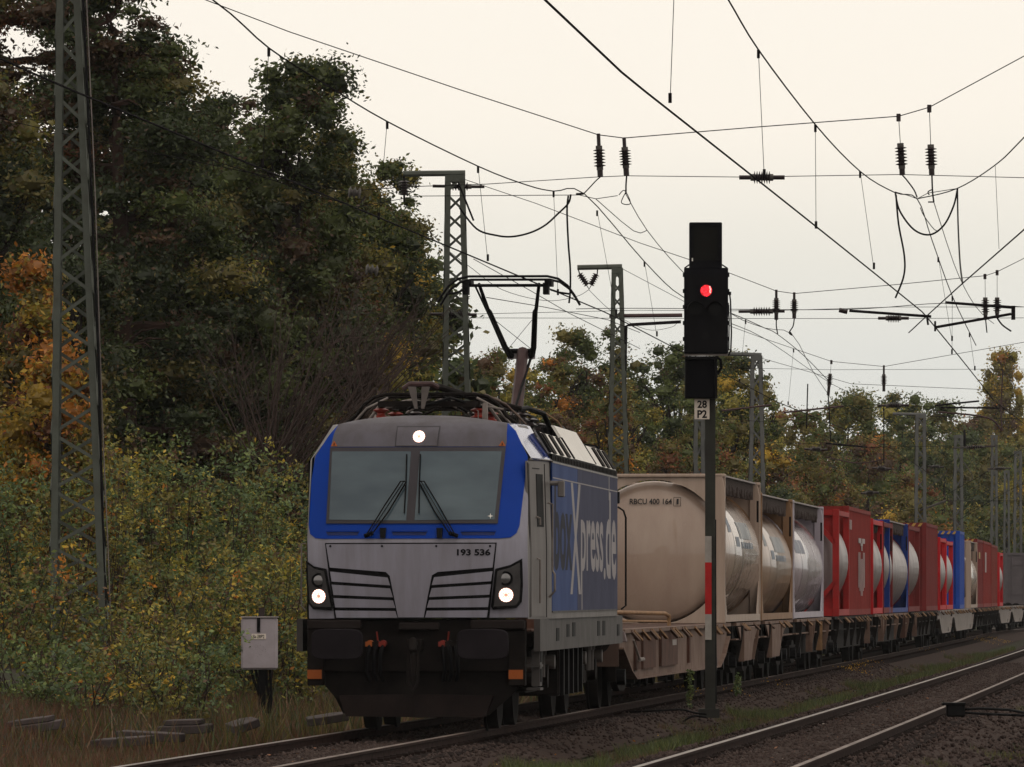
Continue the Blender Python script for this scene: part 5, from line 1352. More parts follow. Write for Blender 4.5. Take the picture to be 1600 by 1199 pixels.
overhead('overhead line above the locomotive, its contact wire touching the raised pantograph',
    [(120, -140), (330, -2), (420, 75), (512, 134), (605, 190), (747, 260), (825, 290), (865, 299), (913, 303), (1007, 409), (1067, 464), (1143, 490), (1193, 512), (1214, 522), (1255, 555), (1299, 600)], 0.0, (60, 300), 0.22,
    [(420, 75), (605, 190), (747, 260), (865, 299), (933, 329), (1007, 409), (1165, 500), (1240, 545)],
    extra_m=[[(931, 311, 123), (990, 361, 130), (1011, 360, 133)], [(977, 302, 121), (1011, 360, 134), (1067, 425, 142), (1140, 489, 155), (1196, 513, 168), (1237, 522, 176), (1270, 580, 195), (1300, 625, 215)], [(1143, 506, 150), (1196, 530, 165), (1299, 600, 215), (1360, 625, 240)]],
    jumps=[[(718, 325, 114), (745, 358, 114), (775, 368, 114), (800, 370, 114), (828, 364, 114), (852, 352, 114), (872, 334, 114), (888, 318, 114), (892, 304, 114)], [(888, 306, 114), (886, 330, 114), (888, 380, 114), (891, 420, 114), (891, 455, 114), (889, 474, 114)], [(740, 345, 113), (722, 300, 113), (716, 285, 113)]])
overhead('overhead line above the empty track at the right, crossing the sky diagonally',
    [(1100, -60), (1138, 0), (1185, 78), (1274, 195), (1344, 268), (1398, 301), (1433, 311), (1456, 375), (1488, 463), (1525, 540)], SEP, (48, 300), 0.2,
    [(1054, -30), (1185, 78), (1274, 195), (1344, 268), (1466, 402), (1488, 463), (1515, 520)],
    extra_m=[[(1459, 316, 122), (1490, 411, 145), (1513.5, 462, 158), (1534, 490, 168), (1553, 506, 176)], [(1438, 325, 122), (1444, 338, 125), (1460, 359, 128), (1468, 360, 130)]],
    jumps=[[(1399, 302, 117), (1406, 330, 117), (1428, 359, 117), (1453, 367, 117), (1475, 352, 117), (1490, 322, 117), (1496, 296, 117)], [(1400, 305, 116), (1404, 350, 116), (1413, 400, 116), (1412, 432, 116), (1399, 466, 116)]])
# third line joining from the right (turnout)
org = at(1495, 296, 119)
t3 = thing('overhead_line', 'overhead line swinging in from the upper right above the signal side track', 'overhead line', org, 0, 'overhead lines along the tracks')
wire('messenger_wire', smooth_pts([(1720, 90, 92), (1600, 215, 100), (1555, 258, 108), (1495, 295, 118), (1433, 311, 121)]), 0.009, t3, org)
wire('contact_wire', [(1760, 180, 77), (1680, 272, 83), (1600, 359, 93.5), (1504, 443, 110), (1450, 492, 122), (1420, 520, 128)], 0.010, t3, org)
wire('jumper', smooth_pts([(1496, 295, 118), (1497, 350, 117), (1500, 410, 114), (1504, 443, 110)]), 0.014, t3, org, M_rubber, 6)
wire('dropper', [(1555, 258, 107), (1561, 389, 102)], 0.0035, t3, org)
# feeder from mast to mast and anchor wires
org = at(631, 316, 176)
fd = thing('feeder_wire', 'thin feeder wire sagging from mast to mast left of the train', 'overhead wire', org)
wire('conductor', smooth_pts([(631, 316, 176), (690, 382, 185), (738, 420, 195), (785, 453, 205), (852, 470, 216), (899, 464, 224), (920, 453, 227)]), 0.008, fd, org)
wire('conductor', smooth_pts([(920, 453, 227), (960, 490, 235), (1010, 515, 250), (1047, 512, 258), (1058, 505, 260)]), 0.008, fd, org)
org = at(727, 281, 176)
an = thing('anchor_wire', 'long anchor wire running down from the mast behind the pantograph', 'overhead wire', org)
wire('conductor', [(740, 405, 150), (830, 455, 158), (890, 490, 168), (1000, 545, 190)], 0.008, an, org)
wire('conductor', [(760, 465, 150), (850, 480, 160), (950, 500, 175), (1000, 520, 190)], 0.008, an, org)

# ------------------------------------------------------------------ small things on the ground
x0 = at(1493, 1118, 107)
ac = thing('axle_counter', 'small black axle counter box on the rail of the empty track, cable running right', 'track sensor', x0)
q = MB(); q.box(-0.13, 0.13, -0.1, 0.1, -0.02, 0.16); q.build('housing', M_black, ac, bevel=0.02)
q = MB(); q.box(-0.19, 0.14, -0.12, 0.12, 0.14, 0.18); q.build('lid', M_black, ac, bevel=0.01)
q = MB(); q.rod([(0.1, 0, 0.08), (0.35, -0.3, 0.10), (0.7, -1.0, 0.09), (1.05, -2.0, 0.02), (1.5, -3, 0.0)], 0.02, 7); q.build('cable', M_rubber, ac, smooth=True)
q = MB(); q.rod([(0.1, 0.05, 0.04), (0.4, 0, 0.02), (0.8, 0.4, 0.0), (1.3, 0.2, -0.02)], 0.018, 6); q.build('cable', M_rubber, ac, smooth=True)
c0_ = at(1080, 1116, 116)
gc = thing('ground_cable', 'black cable lying in loops at the foot of the signal', 'cable', c0_)
q = MB(); q.rod([at(x, y, 116) - c0_ for x, y in smooth_pts([(960, 1113), (1000, 1112), (1040, 1110), (1065, 1109), (1085, 1114), (1104, 1116)])], 0.016, 6); q.build('cable_strand', M_rubber, gc, smooth=True)
q = MB(); q.rod([at(x, y, 115) - c0_ for x, y in smooth_pts([(1104, 1121), (1085, 1119), (1070, 1126), (1060, 1138)])], 0.016, 6); q.build('cable_strand', M_rubber, gc, smooth=True)
M_slab = mat('slab_concrete', (0.135, 0.11, 0.105), 0.9, 0, 0.25, 5, col2=(0.08, 0.07, 0.065), bump=0.3)
slabs = [(52, 1172, 98, .42, .05, 'pale broken concrete slab lying nearest the left picture corner', 8), (192, 1160, 98, .40, -.1, 'concrete trough lid in the dry grass, left end of the row', 4), (235, 1151, 99, .46, .1, 'long concrete trough lid in the middle of the row', 3), (290, 1140, 100, .36, .0, 'raised concrete trough lid at the right end of the row', 2), (378, 1134, 103, .22, .5, 'dark broken slab piece in the grass before the cabinet', 15), (510, 1124, 108, .34, .3, 'flat dark slab fragment beside the locomotive front', 8)]
for x, y, Y, w, a_, lb, tilt in slabs:
    p = at(x, y, Y); p.z = max(p.z, gz(p.x, p.y) + .05); t = thing('concrete_slab', lb, 'concrete slab', p, a_, 'concrete slabs in the grass'); t.rotation_euler = (math.radians(2), math.radians(tilt * (1 if x % 2 else -1)), a_)
    q = MB(); q.prism([(-w, -.22), (-w * .3, -.26), (w * .8, -.2), (w, .12), (w * .4, .24), (-w * .7, .2)], 'z', -.05, .06); q.build('slab', M_slab, t, bevel=0.01)
    if x in (52, 290):
        q = MB(); q.prism([(-w * .8, -.12), (w * .5, -.2), (w * .7, .1), (-w * .5, .16)], 'z', .065, .13); q.build('slab_piece', M_slab, t, bevel=0.01)
# ------------------------------------------------------------------ vegetation
def leaf_mat(name='foliage', trans=0.35):
    m = bpy.data.materials.new(name); m.use_nodes = True
    n = m.node_tree.nodes; l = m.node_tree.links; n.clear()
    o = n.new('ShaderNodeOutputMaterial'); a = n.new('ShaderNodeAttribute'); a.attribute_name = 'leafcol'
    d = n.new('ShaderNodeBsdfDiffuse'); t = n.new('ShaderNodeBsdfTranslucent'); g_ = n.new('ShaderNodeBsdfGlossy'); g_.inputs['Roughness'].default_value = 0.45
    g_.inputs['Color'].default_value = (0.5, 0.5, 0.5, 1)
    m1 = n.new('ShaderNodeMixShader'); m1.inputs[0].default_value = trans
    m2 = n.new('ShaderNodeMixShader'); m2.inputs[0].default_value = 0.045
    l.new(a.outputs['Color'], d.inputs['Color']); l.new(a.outputs['Color'], t.inputs['Color'])
    l.new(d.outputs[0], m1.inputs[1]); l.new(t.outputs[0], m1.inputs[2]); l.new(m1.outputs[0], m2.inputs[1]); l.new(g_.outputs[0], m2.inputs[2]); l.new(m2.outputs[0], o.inputs[0])
    return m
M_leaf = leaf_mat()
M_bark = mat('bark_dark', (0.045, 0.036, 0.030), 0.95, 0, 0.3, 3, col2=(0.02, 0.016, 0.014), bump=0.5, bscale=12)
M_barkpine = mat('bark_reddish', (0.085, 0.05, 0.035), 0.95, 0, 0.3, 3, bump=0.5, bscale=12)
M_twig = mat('twig_grey', (0.085, 0.06, 0.05), 0.95, 0, 0.2, 3)

DG = (0.032, 0.044, 0.015); MG = (0.068, 0.085, 0.022); OL = (0.115, 0.095, 0.025); YG = (0.20, 0.17, 0.03); YE = (0.34, 0.22, 0.03)
ORG = (0.34, 0.13, 0.02); RU = (0.15, 0.055, 0.022); BR = (0.075, 0.042, 0.022); GG = (0.070, 0.100, 0.042); LG = (0.13, 0.16, 0.05)
PAL = {
 'pine':   [(DG, 7), (BR, 2.5), (MG, 2), (OL, 1)],
 'oak':    [(DG, 6), (MG, 5), (OL, 2), (BR, .8), (YG, .2)],
 'oakyel': [(MG, 3), (OL, 4), (YG, 3), (YE, .9), (DG, 2)],
 'brown':  [(BR, 5), (RU, 1.5), (DG, 3), (OL, 1)],
 'orange': [(ORG, .45), (RU, 1.8), (OL, 4.5), (YE, .3), (BR, 3), (MG, 2.5)],
 'autumn': [(OL, 5), (RU, 1.0), (YG, 1.2), (MG, 3.5), (ORG, .25), (BR, 2)],
 'green':  [(MG, 5), (OL, 3), (DG, 4), (YG, .6)],
 'poplar': [(YE, 1.6), (OL, 4), (ORG, .4), (BR, .8), (YG, 2.5)],
 'maple':  [(ORG, 2.0), (YE, 2.2), (OL, 2.5), (RU, 1.0), (YG, 1.5)],
 'shrub':  [(MG, 3), (GG, 3), (OL, 5), (YG, 2.8), (YE, .4), (BR, 2)],
 'shrubg': [(MG, 3), (GG, 6), (LG, 3), (DG, 2), (YE, .08), (OL, .8)],
 'shruby': [(OL, 4), (YG, 3), (YE, .8), (MG, 4), (ORG, .2), (GG, 2), (BR, 1)],
 'shrubo': [(ORG, .7), (YE, .7), (OL, 3), (MG, 4), (GG, 2), (RU, .6), (BR, 1)],
}
def quads_object(name, C, S, N1, N2, colr, parent, m=None, stuff=False, shape=0):
    """leaf faces: centres C, half sizes S (n,2), in-plane axes N1, N2, colours"""
    n = len(C)
    a = N1 * S[:, :1]; b = N2 * S[:, 1:]
    V = np.stack([C - a, C - b * 0.8 + a * 0.1, C + a, C + b * 0.8 + a * 0.1], axis=1).reshape(-1, 3)
    me = bpy.data.meshes.new(name)
    me.vertices.add(n * 4); me.vertices.foreach_set('co', V.reshape(-1).astype(np.float32))
    me.loops.add(n * 4); me.loops.foreach_set('vertex_index', np.arange(n * 4, dtype=np.int32))
    me.polygons.add(n); me.polygons.foreach_set('loop_start', np.arange(0, n * 4, 4, dtype=np.int32)); me.polygons.foreach_set('loop_total', np.full(n, 4, np.int32))
    at_ = me.attributes.new('leafcol', 'FLOAT_COLOR', 'POINT')
    cc = np.ones((n, 4, 4), np.float32); cc[:, :, :3] = colr[:, None, :]
    at_.data.foreach_set('color', cc.reshape(-1))
    me.update(); me.materials.append(m or M_leaf)
    o = bpy.data.objects.new(name, me); COL.objects.link(o)
    if parent: o.parent = parent
    if stuff: tag(o, kind='stuff')
    return o
def rand_axes(n, flat=0.0):
    v = RS.normal(size=(n, 3)); v[:, 2] += flat * 0; v /= np.linalg.norm(v, axis=1, keepdims=True)
    w = RS.normal(size=(n, 3)); w -= v * np.sum(v * w, axis=1, keepdims=True); w /= np.linalg.norm(w, axis=1, keepdims=True)
    if flat:
        v[:, 2] *= (1 - flat); v /= np.linalg.norm(v, axis=1, keepdims=True)
        w -= v * np.sum(v * w, axis=1, keepdims=True); w[:, 2] *= (1 - flat); w /= np.linalg.norm(w, axis=1, keepdims=True)
    return v, w
def pal_cols(pal, n, base=None, mix=0.5):
    P = PAL[pal]; w = np.array([x[1] for x in P], float); w /= w.sum(); cols = np.array([x[0] for x in P])
    i = RS.choice(len(P), n, p=w); return cols[i], w, cols
def leaves(clumps, per, rad, leaf, pal, parent, name='crown', squash=0.6, stuff=False, jitter=0.35):
    """clumps: (k,3) centres; each gets 'per' leaves scattered in an irregular ball"""
    k = len(clumps); 
    cl, w, cols = pal_cols(pal, k)
    C = []; colr = []
    R = rad * RS.uniform(0.6, 1.3, k)
    n = k * per
    d = RS.normal(size=(n, 3)); d /= np.linalg.norm(d, axis=1, keepdims=True); d *= (RS.uniform(0, 1, (n, 1)) ** 0.45)
    d[:, 2] *= squash
    idx = np.repeat(np.arange(k), per)
    C = clumps[idx] + d * R[idx][:, None]
    # leaf colour: mostly the clump's, some own
    own = RS.uniform(0, 1, n) < jitter
    c2, _, _ = pal_cols(pal, n)
    colr = np.where(own[:, None], c2, cl[idx]) * RS.uniform(0.8, 2.0, (n, 1))
    a, b = rand_axes(n, 0.25)
    S = leaf * RS.uniform(0.6, 1.25, (n, 1)) * np.array([[1.0, 0.62]])
    return quads_object(name, C, S, a, b, colr, parent, stuff=stuff)
def limb_path(p, q, bend, k=5):
    p = Vector(p); q = Vector(q); pts = []
    off = Vector((rnd.uniform(-1, 1), rnd.uniform(-1, 1), rnd.uniform(-.3, .6))) * bend
    for i in range(k + 1):
        t = i / k; pts.append(p + (q - p) * t + off * math.sin(math.pi * t) + Vector((rnd.uniform(-1, 1), rnd.uniform(-1, 1), rnd.uniform(-1, 1))) * bend * .15)
    return pts
def tree(px, py_top, wpx, Y, label, pal, cat='tree', group=None, leaf=0.07, dens=1.0, lobes=None, zb=None, crown_from=0.25, kind='broad', name='tree', bark=None, ydepth=0.8, per=60, crad=0.55):
    top = at(px, py_top, Y); base_z = gz(top.x, Y) if zb is None else zb
    H = top.z - base_z; W = wpx * Y / F
    t = thing(name, label, cat, (top.x, Y, base_z), 0, group)
    r0 = 0.018 * H + 0.05
    q = MB()
    lean = Vector((rnd.uniform(-.04, .04) * H, 0, 0))
    tp = [Vector((0, 0, -0.3)) + lean * 0, Vector((0, 0, H * .3)) + lean * .3, Vector((0, 0, H * .6)) + lean * .6, Vector((0, 0, H * .84)) + lean]
    q.rod(tp, [r0, r0 * .75, r0 * .5, r0 * .12], 9)
    ends = []
    nl = int(12 + H)
    tips = []
    for i in range(nl if Y < 330 else 0):
        f = crown_from + (0.95 - crown_from) * (i + rnd.random()) / nl
        a = rnd.uniform(0, 2 * math.pi)
        if kind == 'pine': rr = W / 2 * (1.05 - 0.75 * max(0, f - .35)) * rnd.uniform(.6, 1.1); up = 0.05
        elif kind == 'poplar': rr = W / 2 * math.sin(math.pi * min(1, max(.08, (f - crown_from) / (1 - crown_from) * .85 + .1))) * rnd.uniform(.7, 1); up = 0.9
        else: rr = W / 2 * math.sqrt(max(.05, 1 - ((f - .55) / .48) ** 2)) * rnd.uniform(.65, 1.08); up = 0.45
        p0 = Vector((0, 0, H * f * (0.85 if kind != 'pine' else 1))) + lean * f
        rr *= .78; e = Vector((math.cos(a) * rr, math.sin(a) * rr * ydepth, min(H * .86, H * f + rr * up)))
        pth = limb_path(p0, e, rr * 0.18)
        q.rod(pth, [r0 * .32 * (1 - .85 * j / 5) + .008 for j in range(6)], 5, caps=False)
        for s in range(3):
            b0 = pth[rnd.randint(2, 4)]; e2 = b0 + (e - b0) * rnd.uniform(.4, .8) + Vector((rnd.uniform(-1, 1), rnd.uniform(-1, 1), rnd.uniform(-.3, .8))) * rr * .35
            q.rod([b0, (b0 + e2) / 2 + Vector((0, 0, .1)), e2], [r0 * .12 + .004, r0 * .07 + .004, .005], 4, caps=False); tips.append(e2)
        tips += [e, pth[-2], pth[-3]]
    q.build('trunk', bark or M_bark, t)
    # crown clumps: around branch tips plus filling
    crown(t, W, H, pal, leaf, dens, crown_from, kind, ydepth, lean)
    return t

_ico = {}
def ico(sub_=2):
    if sub_ not in _ico:
        bm = bmesh.new(); bmesh.ops.create_icosphere(bm, subdivisions=sub_, radius=1.0)
        bm.verts.ensure_lookup_table()
        _ico[sub_] = (np.array([tuple(v.co) for v in bm.verts]), [tuple(v.index for v in f.verts) for f in bm.faces]); bm.free()
    return _ico[sub_]
FAR_GAIN = 1.0
def crown(t, W, H, pal, leaf, dens, cf, kind, ydepth, lean, cover=0.46):
    """foliage masses: many lobes of leaves, each over an added solid core that blocks the sky"""
    hb = H * cf; ch = H - hb
    big = min(1.25, max(0.42, W * 0.17))
    n = int(max(12, min(240 if kind == 'poplar' else 140, 2.3 * dens * W * ch / (math.pi * big * big))))
    L = []
    for i in range(n):
        f = (i + rnd.random()) / n                       # height in the crown
        if kind == 'poplar': env = W / 2 * (0.35 + 0.65 * math.sin(math.pi * min(1, f * .85 + .12)))
        elif kind == 'pine': env = W / 2 * (1.0 - 0.45 * max(0, f - .5) * 2)
        else: env = W / 2 * math.sqrt(max(0.10, 1 - max(0, (f - .40) / .62) ** 2))
        a = rnd.uniform(0, 2 * math.pi); rr = env * math.sqrt(rnd.uniform(.05, 1.0))
        r = big * rnd.uniform(.50, 1.10) * (0.85 if f > .85 else 1)
        sq = 0.42 if kind == 'pine' else (1.3 if kind == 'poplar' else 0.78)
        if kind == 'poplar': r *= 0.85
        rr = max(0, min(rr, W / 2 - r * .4))
        z = min(hb + ch * f, H - r * sq * .9)
        L.append((math.cos(a) * rr + lean.x * f, math.sin(a) * rr * ydepth, z, r, sq))
    P = PAL[pal]; w = np.array([x[1] for x in P], float); w /= w.sum(); pc = np.array([x[0] for x in P]) * FAR_GAIN
    iv, ifc = ico(2)
    V = []; Fc = []; VC = []; C = []; CC = []; 
    for (x, y, z, r, sq) in L:
        ph = RS.uniform(0, 6.28, 6)
        ci = pc[RS.choice(len(pc), p=w)] * RS.uniform(.75, 1.25)
        bump = lambda d: 1 + .16 * np.sin(d[:, 0] * 5 + ph[0]) * np.sin(d[:, 2] * 6 + ph[1]) + .13 * np.sin(d[:, 1] * 9 + ph[2] + d[:, 0] * 7) + .10 * np.sin(d[:, 2] * 13 + ph[3])
        o = len(V) and sum(len(v) for v in V)
        b = bump(iv) * .60 * r
        V.append(iv * b[:, None] * np.array([1, 1, sq]) + np.array([x, y, z])); Fc += [tuple(k + o for k in f) for f in ifc]
        VC.append(np.tile(ci * .8, (len(iv), 1)))  # added core shuts out the sky; its leaf colour is darkened like shaded inside
        m = int(cover * (1.35 if t.location.y < 182 else 1.0) * 12.57 * r * r * (.5 + .5 * sq) / (1.1 * leaf * leaf))
        d = RS.normal(size=(m, 3)); d /= np.linalg.norm(d, axis=1, keepdims=True)
        d = d[(d[:, 1] < .35) | (RS.uniform(0, 1, m) < .40)]; m = len(d)
        rad = bump(d) * r * (RS.uniform(.72, 1.10, m) + (RS.uniform(0, 1, m) < .38) * RS.uniform(0, .60, m))
        C.append(d * rad[:, None] * np.array([1, 1, sq]) + np.array([x, y, z]))
        own = RS.uniform(0, 1, m) < .30
        c2 = pc[RS.choice(len(pc), m, p=w)]
        CC.append(np.where(own[:, None], c2, ci[None]) * RS.uniform(.6, 1.4, (m, 1)))
    V = np.concatenate(V); VC = np.concatenate(VC)
    me = bpy.data.meshes.new('crown_core'); me.from_pydata(V.tolist(), [], Fc)
    A = me.attributes.new('leafcol', 'FLOAT_COLOR', 'POINT'); cc = np.ones((len(V), 4), np.float32); cc[:, :3] = VC; A.data.foreach_set('color', cc.reshape(-1))
    me.materials.append(M_leaf); o = bpy.data.objects.new('crown_core', me); COL.objects.link(o); o.parent = t
    C = np.concatenate(C); CC = np.concatenate(CC); n_ = len(C)
    a, b = rand_axes(n_, 0.25); S = leaf * RS.uniform(0.6, 1.3, (n_, 1)) * np.array([[1.0, 0.62]])
    quads_object('crown', C, S, a, b, CC, t)

G_L = 'big dark trees of the left wood'
# left wood, near row
tree(30, -170, 340, 152, 'reddish brown tall pine at the left picture edge, rising out of the frame', 'brown', 'pine tree', G_L, 0.056, 1.5, kind='pine', name='pine_tree', bark=M_barkpine, crown_from=.12)
tree(205, -110, 350, 150, 'spreading dark pine behind the near mast, sky gaps between its branches', 'pine', 'pine tree', G_L, 0.056, 2.0, kind='pine', name='pine_tree', bark=M_barkpine, crown_from=.12)
tree(440, 92, 240, 158, 'dark green oak with a pointed top left of the insulator wires', 'oak', 'oak tree', G_L, 0.056, 1.9, name='oak_tree', crown_from=.15)
tree(340, 150, 230, 165, 'dark tree filling the gap between the tall pine and the pointed oak', 'pine', 'tree', G_L, 0.056, 1.7, crown_from=.12)
tree(530, 200, 210, 172, 'tree with yellowing top beside the pointed oak', 'oakyel', 'tree', G_L, 0.056, 1.9, crown_from=.12)
tree(610, 250, 150, 185, 'slender yellow-green tree just left of the mast with the cross beam', 'oakyel', 'tree', G_L, 0.056, 1.6, crown_from=.1)
tree(655, 345, 110, 192, 'lower yellow-green tree whose edge touches the mast behind the pantograph', 'oakyel', 'tree', G_L, 0.056, 1.7, crown_from=.08)
tree(590, 330, 200, 178, 'dark green tree above the locomotive cab, under the yellow tops', 'oak', 'tree', G_L, 0.056, 1.8, crown_from=.08)
tree(480, 330, 240, 160, 'brownish bare-looking tree left of the locomotive cab', 'brown', 'tree', G_L, 0.056, 1.3, crown_from=.08)
tree(310, 330, 260, 152, 'deep green tree low behind the shrubs, centre of the left wood', 'oak', 'tree', G_L, 0.056, 1.6, crown_from=.08)
tree(110, 400, 260, 146, 'dark lower tree seen through the near lattice mast', 'pine', 'tree', G_L, 0.056, 1.6, crown_from=.08)
tree(-40, 120, 260, 140, 'dark tree cut off by the left picture edge', 'oak', 'tree', G_L, 0.056, 1.4, crown_from=.08)
# back rows that close the wood
for px, py, w, Y, lb, pl_ in ((-20, 200, 330, 185, 'tall dark backdrop tree far left behind the edge pine', 'pine'), (190, 60, 330, 190, 'dark backdrop tree behind the spreading pine', 'oak'), (370, 215, 300, 195, 'dark backdrop tree behind the filling tree', 'oak'), (500, 300, 280, 200, 'dark backdrop tree behind the yellowing top', 'brown'), (640, 400, 200, 215, 'backdrop tree low behind the mast with the cross beam', 'oak')):
    tree(px, py, w, Y, lb, pl_, 'tree', G_L, 0.13, 1.5, crown_from=.03, per=60, crad=.7)
# young orange maple at the left edge
tree(30, 400, 150, 131, 'young maple with orange and yellow leaves at the left edge', 'maple', 'maple tree', None, 0.06, 1.3, name='maple_tree', crown_from=.1, per=30, crad=.35)
tree(95, 560, 170, 128, 'small yellow-leaved tree at the foot of the near mast', 'maple', 'tree', None, 0.055, 1.8, crown_from=.1, per=30, crad=.35)
# bare twiggy shrub in the dark
def twigs(px, py, Y, h, n, label, spread=0.8):
    p = at(px, py, Y); t = thing('bare_shrub', label, 'shrub', p, 0, 'leafless shrubs under the trees')
    for i in range(5):
        q = MB()
        for j in range(n // 5):
            a = rnd.uniform(-spread, spread); l = h * rnd.uniform(.6, 1.1)
            pts = limb_path((rnd.uniform(-.3, .3), rnd.uniform(-.3, .3), 0), (math.sin(a) * l + .25 * l, rnd.uniform(-.5, .5), math.cos(a) * l), .25)
            q.rod(pts, [.022, .018, .014, .010, .007, .004], 4, caps=False)
            for k in range(5):
                b0 = pts[rnd.randint(1, 4)]; e = b0 + Vector((rnd.uniform(-.4, .9), rnd.uniform(-.3, .3), rnd.uniform(.1, .8))) * l * .3
                q.rod([b0, (b0 + e) / 2 + Vector((.03, 0, .03)), e], [.008, .006, .003], 3, caps=False)
        q.build('twig_bundle', M_twig, t)
twigs(430, 760, 138, 3.6, 60, 'large leafless twiggy shrub in the dark gap left of the cab')
twigs(560, 640, 142, 2.2, 40, 'small leafless shrub directly left of the locomotive roof')

# far wood beside and behind the train
G_F = 'autumn trees of the far wood'
FAR_GAIN = 1.45   # leaf colours brightened from here on, making up for the thinned haze
far = [
 (775, 545, 120, 230, 'pale green tree seen between the two masts behind the pantograph', 'autumn'),
 (850, 560, 110, 250, 'rusty topped tree right of the raised pantograph arm', 'autumn'),
 (905, 512, 140, 262, 'dark green round-topped tree left of the second mast', 'oak'),
 (948, 512, 50, 270, 'slim dark tree top just left of the second mast', 'oak'),
 (955, 575, 110, 245, 'orange-brown tree behind the second lattice mast', 'orange'),
 (1040, 535, 130, 285, 'dark tree with ragged top left of the signal head', 'oak'),
 (880, 640, 130, 228, 'mottled olive tree above the locomotive roof end', 'autumn'),
 (790, 640, 130, 215, 'olive tree directly behind the pantograph knee', 'oakyel'),
 (1000, 610, 130, 255, 'olive and yellow tree above the cream tank container', 'oakyel'),
 (1075, 600, 120, 270, 'green tree hidden behind the signal post', 'green'),
 (1150, 548, 150, 300, 'broad green tree right of the signal head', 'oakyel'),
 (1195, 585, 90, 310, 'dark green crown sloping down right of the grey mast', 'oak'),
 (1120, 650, 130, 280, 'yellow-green tree right of the number plate', 'autumn'),
 (1060, 690, 140, 245, 'orange-dotted bush row above the cream tank', 'orange'),
 (960, 690, 140, 230, 'olive undergrowth tree behind the white roof panels', 'autumn'),
 (860, 700, 120, 212, 'low olive tree behind the locomotive roof edge', 'autumn'),
 (1200, 690, 120, 300, 'red-leaved low tree above the tan tank container', 'orange'),
 (1245, 640, 110, 340, 'brownish tree between the grey mast and the dark crown', 'autumn'),
 (1320, 612, 150, 400, 'wide green tree under the single insulators', 'green'),
 (1400, 612, 130, 430, 'dark green ragged crown in the middle of the far skyline', 'oak'),
 (1270, 690, 120, 330, 'rust coloured tree above the white tank container', 'orange'),
 (1350, 680, 150, 380, 'bright orange-brown tree above the white-logo box', 'orange'),
 (1310, 740, 150, 330, 'olive tree low above the dark red box', 'autumn'),
 (1410, 740, 130, 370, 'orange tree behind the grey lattice mast', 'orange'),
 (1390, 680, 120, 410, 'rusty tree half way up the far slope', 'orange'),
 (1465, 625, 120, 480, 'dark green crown right of the far grey mast', 'oak'),
 (1470, 700, 130, 450, 'mixed green tree above the blue box', 'green'),
 (1455, 775, 110, 400, 'yellow orange bush tree above the maroon container', 'orange'),
 (1520, 650, 90, 560, 'brownish tree left of the tall poplar', 'autumn'),
 (1530, 740, 120, 520, 'green tree below the poplar', 'green'),
 (1590, 645, 90, 620, 'olive tree right of the tall poplar', 'oakyel'),
 (1590, 720, 110, 560, 'green tree at the right picture edge', 'green'),
 (1500, 790, 110, 430, 'yellowish bush above the far red boxes', 'shruby'),
 (1575, 790, 110, 480, 'dark bushy tree above the grey container', 'green'),
 (1650, 660, 110, 640, 'olive tree just cut by the right picture edge', 'oakyel'),
 (1500, 672, 120, 520, 'dark green tree at the left foot of the poplar', 'oak'),
 (1560, 690, 120, 540, 'mixed green tree under the poplar, right of its foot', 'autumn'),
 (1610, 700, 120, 500, 'mottled tree above the right end of the train', 'oakyel'),
 (1230, 760, 130, 290, 'green bush row behind the tan tank container', 'green'),
 (1150, 740, 120, 262, 'leafy green bush with red leaves right of the signal post', 'orange'),
]
for px, py, w, Y, lb, pl_ in far:
    s = Y / 300.0
    tree(px, py, w, Y, lb, pl_, 'tree', G_F, 0.066 * s ** .85, 1.0, zb=-0.3, crown_from=.03, per=90, crad=.60 * s)
tree(1556, 546, 84, 600, 'tall slim yellow-orange poplar standing above the far skyline', 'poplar', 'poplar tree', None, 0.12, 2.2, zb=-.3, kind='poplar', name='poplar_tree', crown_from=.12, per=40, crad=.8)
# distant closing wood
G_U = 'thickets under the trees of the left wood'
for i, (px, top_, w, Y, pl_, lb) in enumerate([(-10, 560, 260, 150, 'oak', 'dark thicket under the trees at the left edge'), (150, 600, 240, 156, 'brown', 'dark thicket seen through the lower near mast'), (300, 580, 240, 162, 'oak', 'dark thicket in the middle of the left wood floor'),
        (450, 560, 240, 168, 'brown', 'dark thicket left of the locomotive cab, behind the bare shrub'), (600, 520, 240, 185, 'oak', 'dark thicket behind the folded pantograph'), (700, 560, 160, 205, 'oak', 'dark thicket behind the mast with the cross beam'), (60, 500, 300, 180, 'pine', 'deep thicket far in the left wood'), (330, 480, 320, 190, 'pine', 'deep thicket far behind the pointed oak')]):
    tree(px, top_, w, Y, lb, pl_, 'thicket', G_U, 0.14, 1.1, crown_from=.02, name='thicket', per=60, crad=.6)
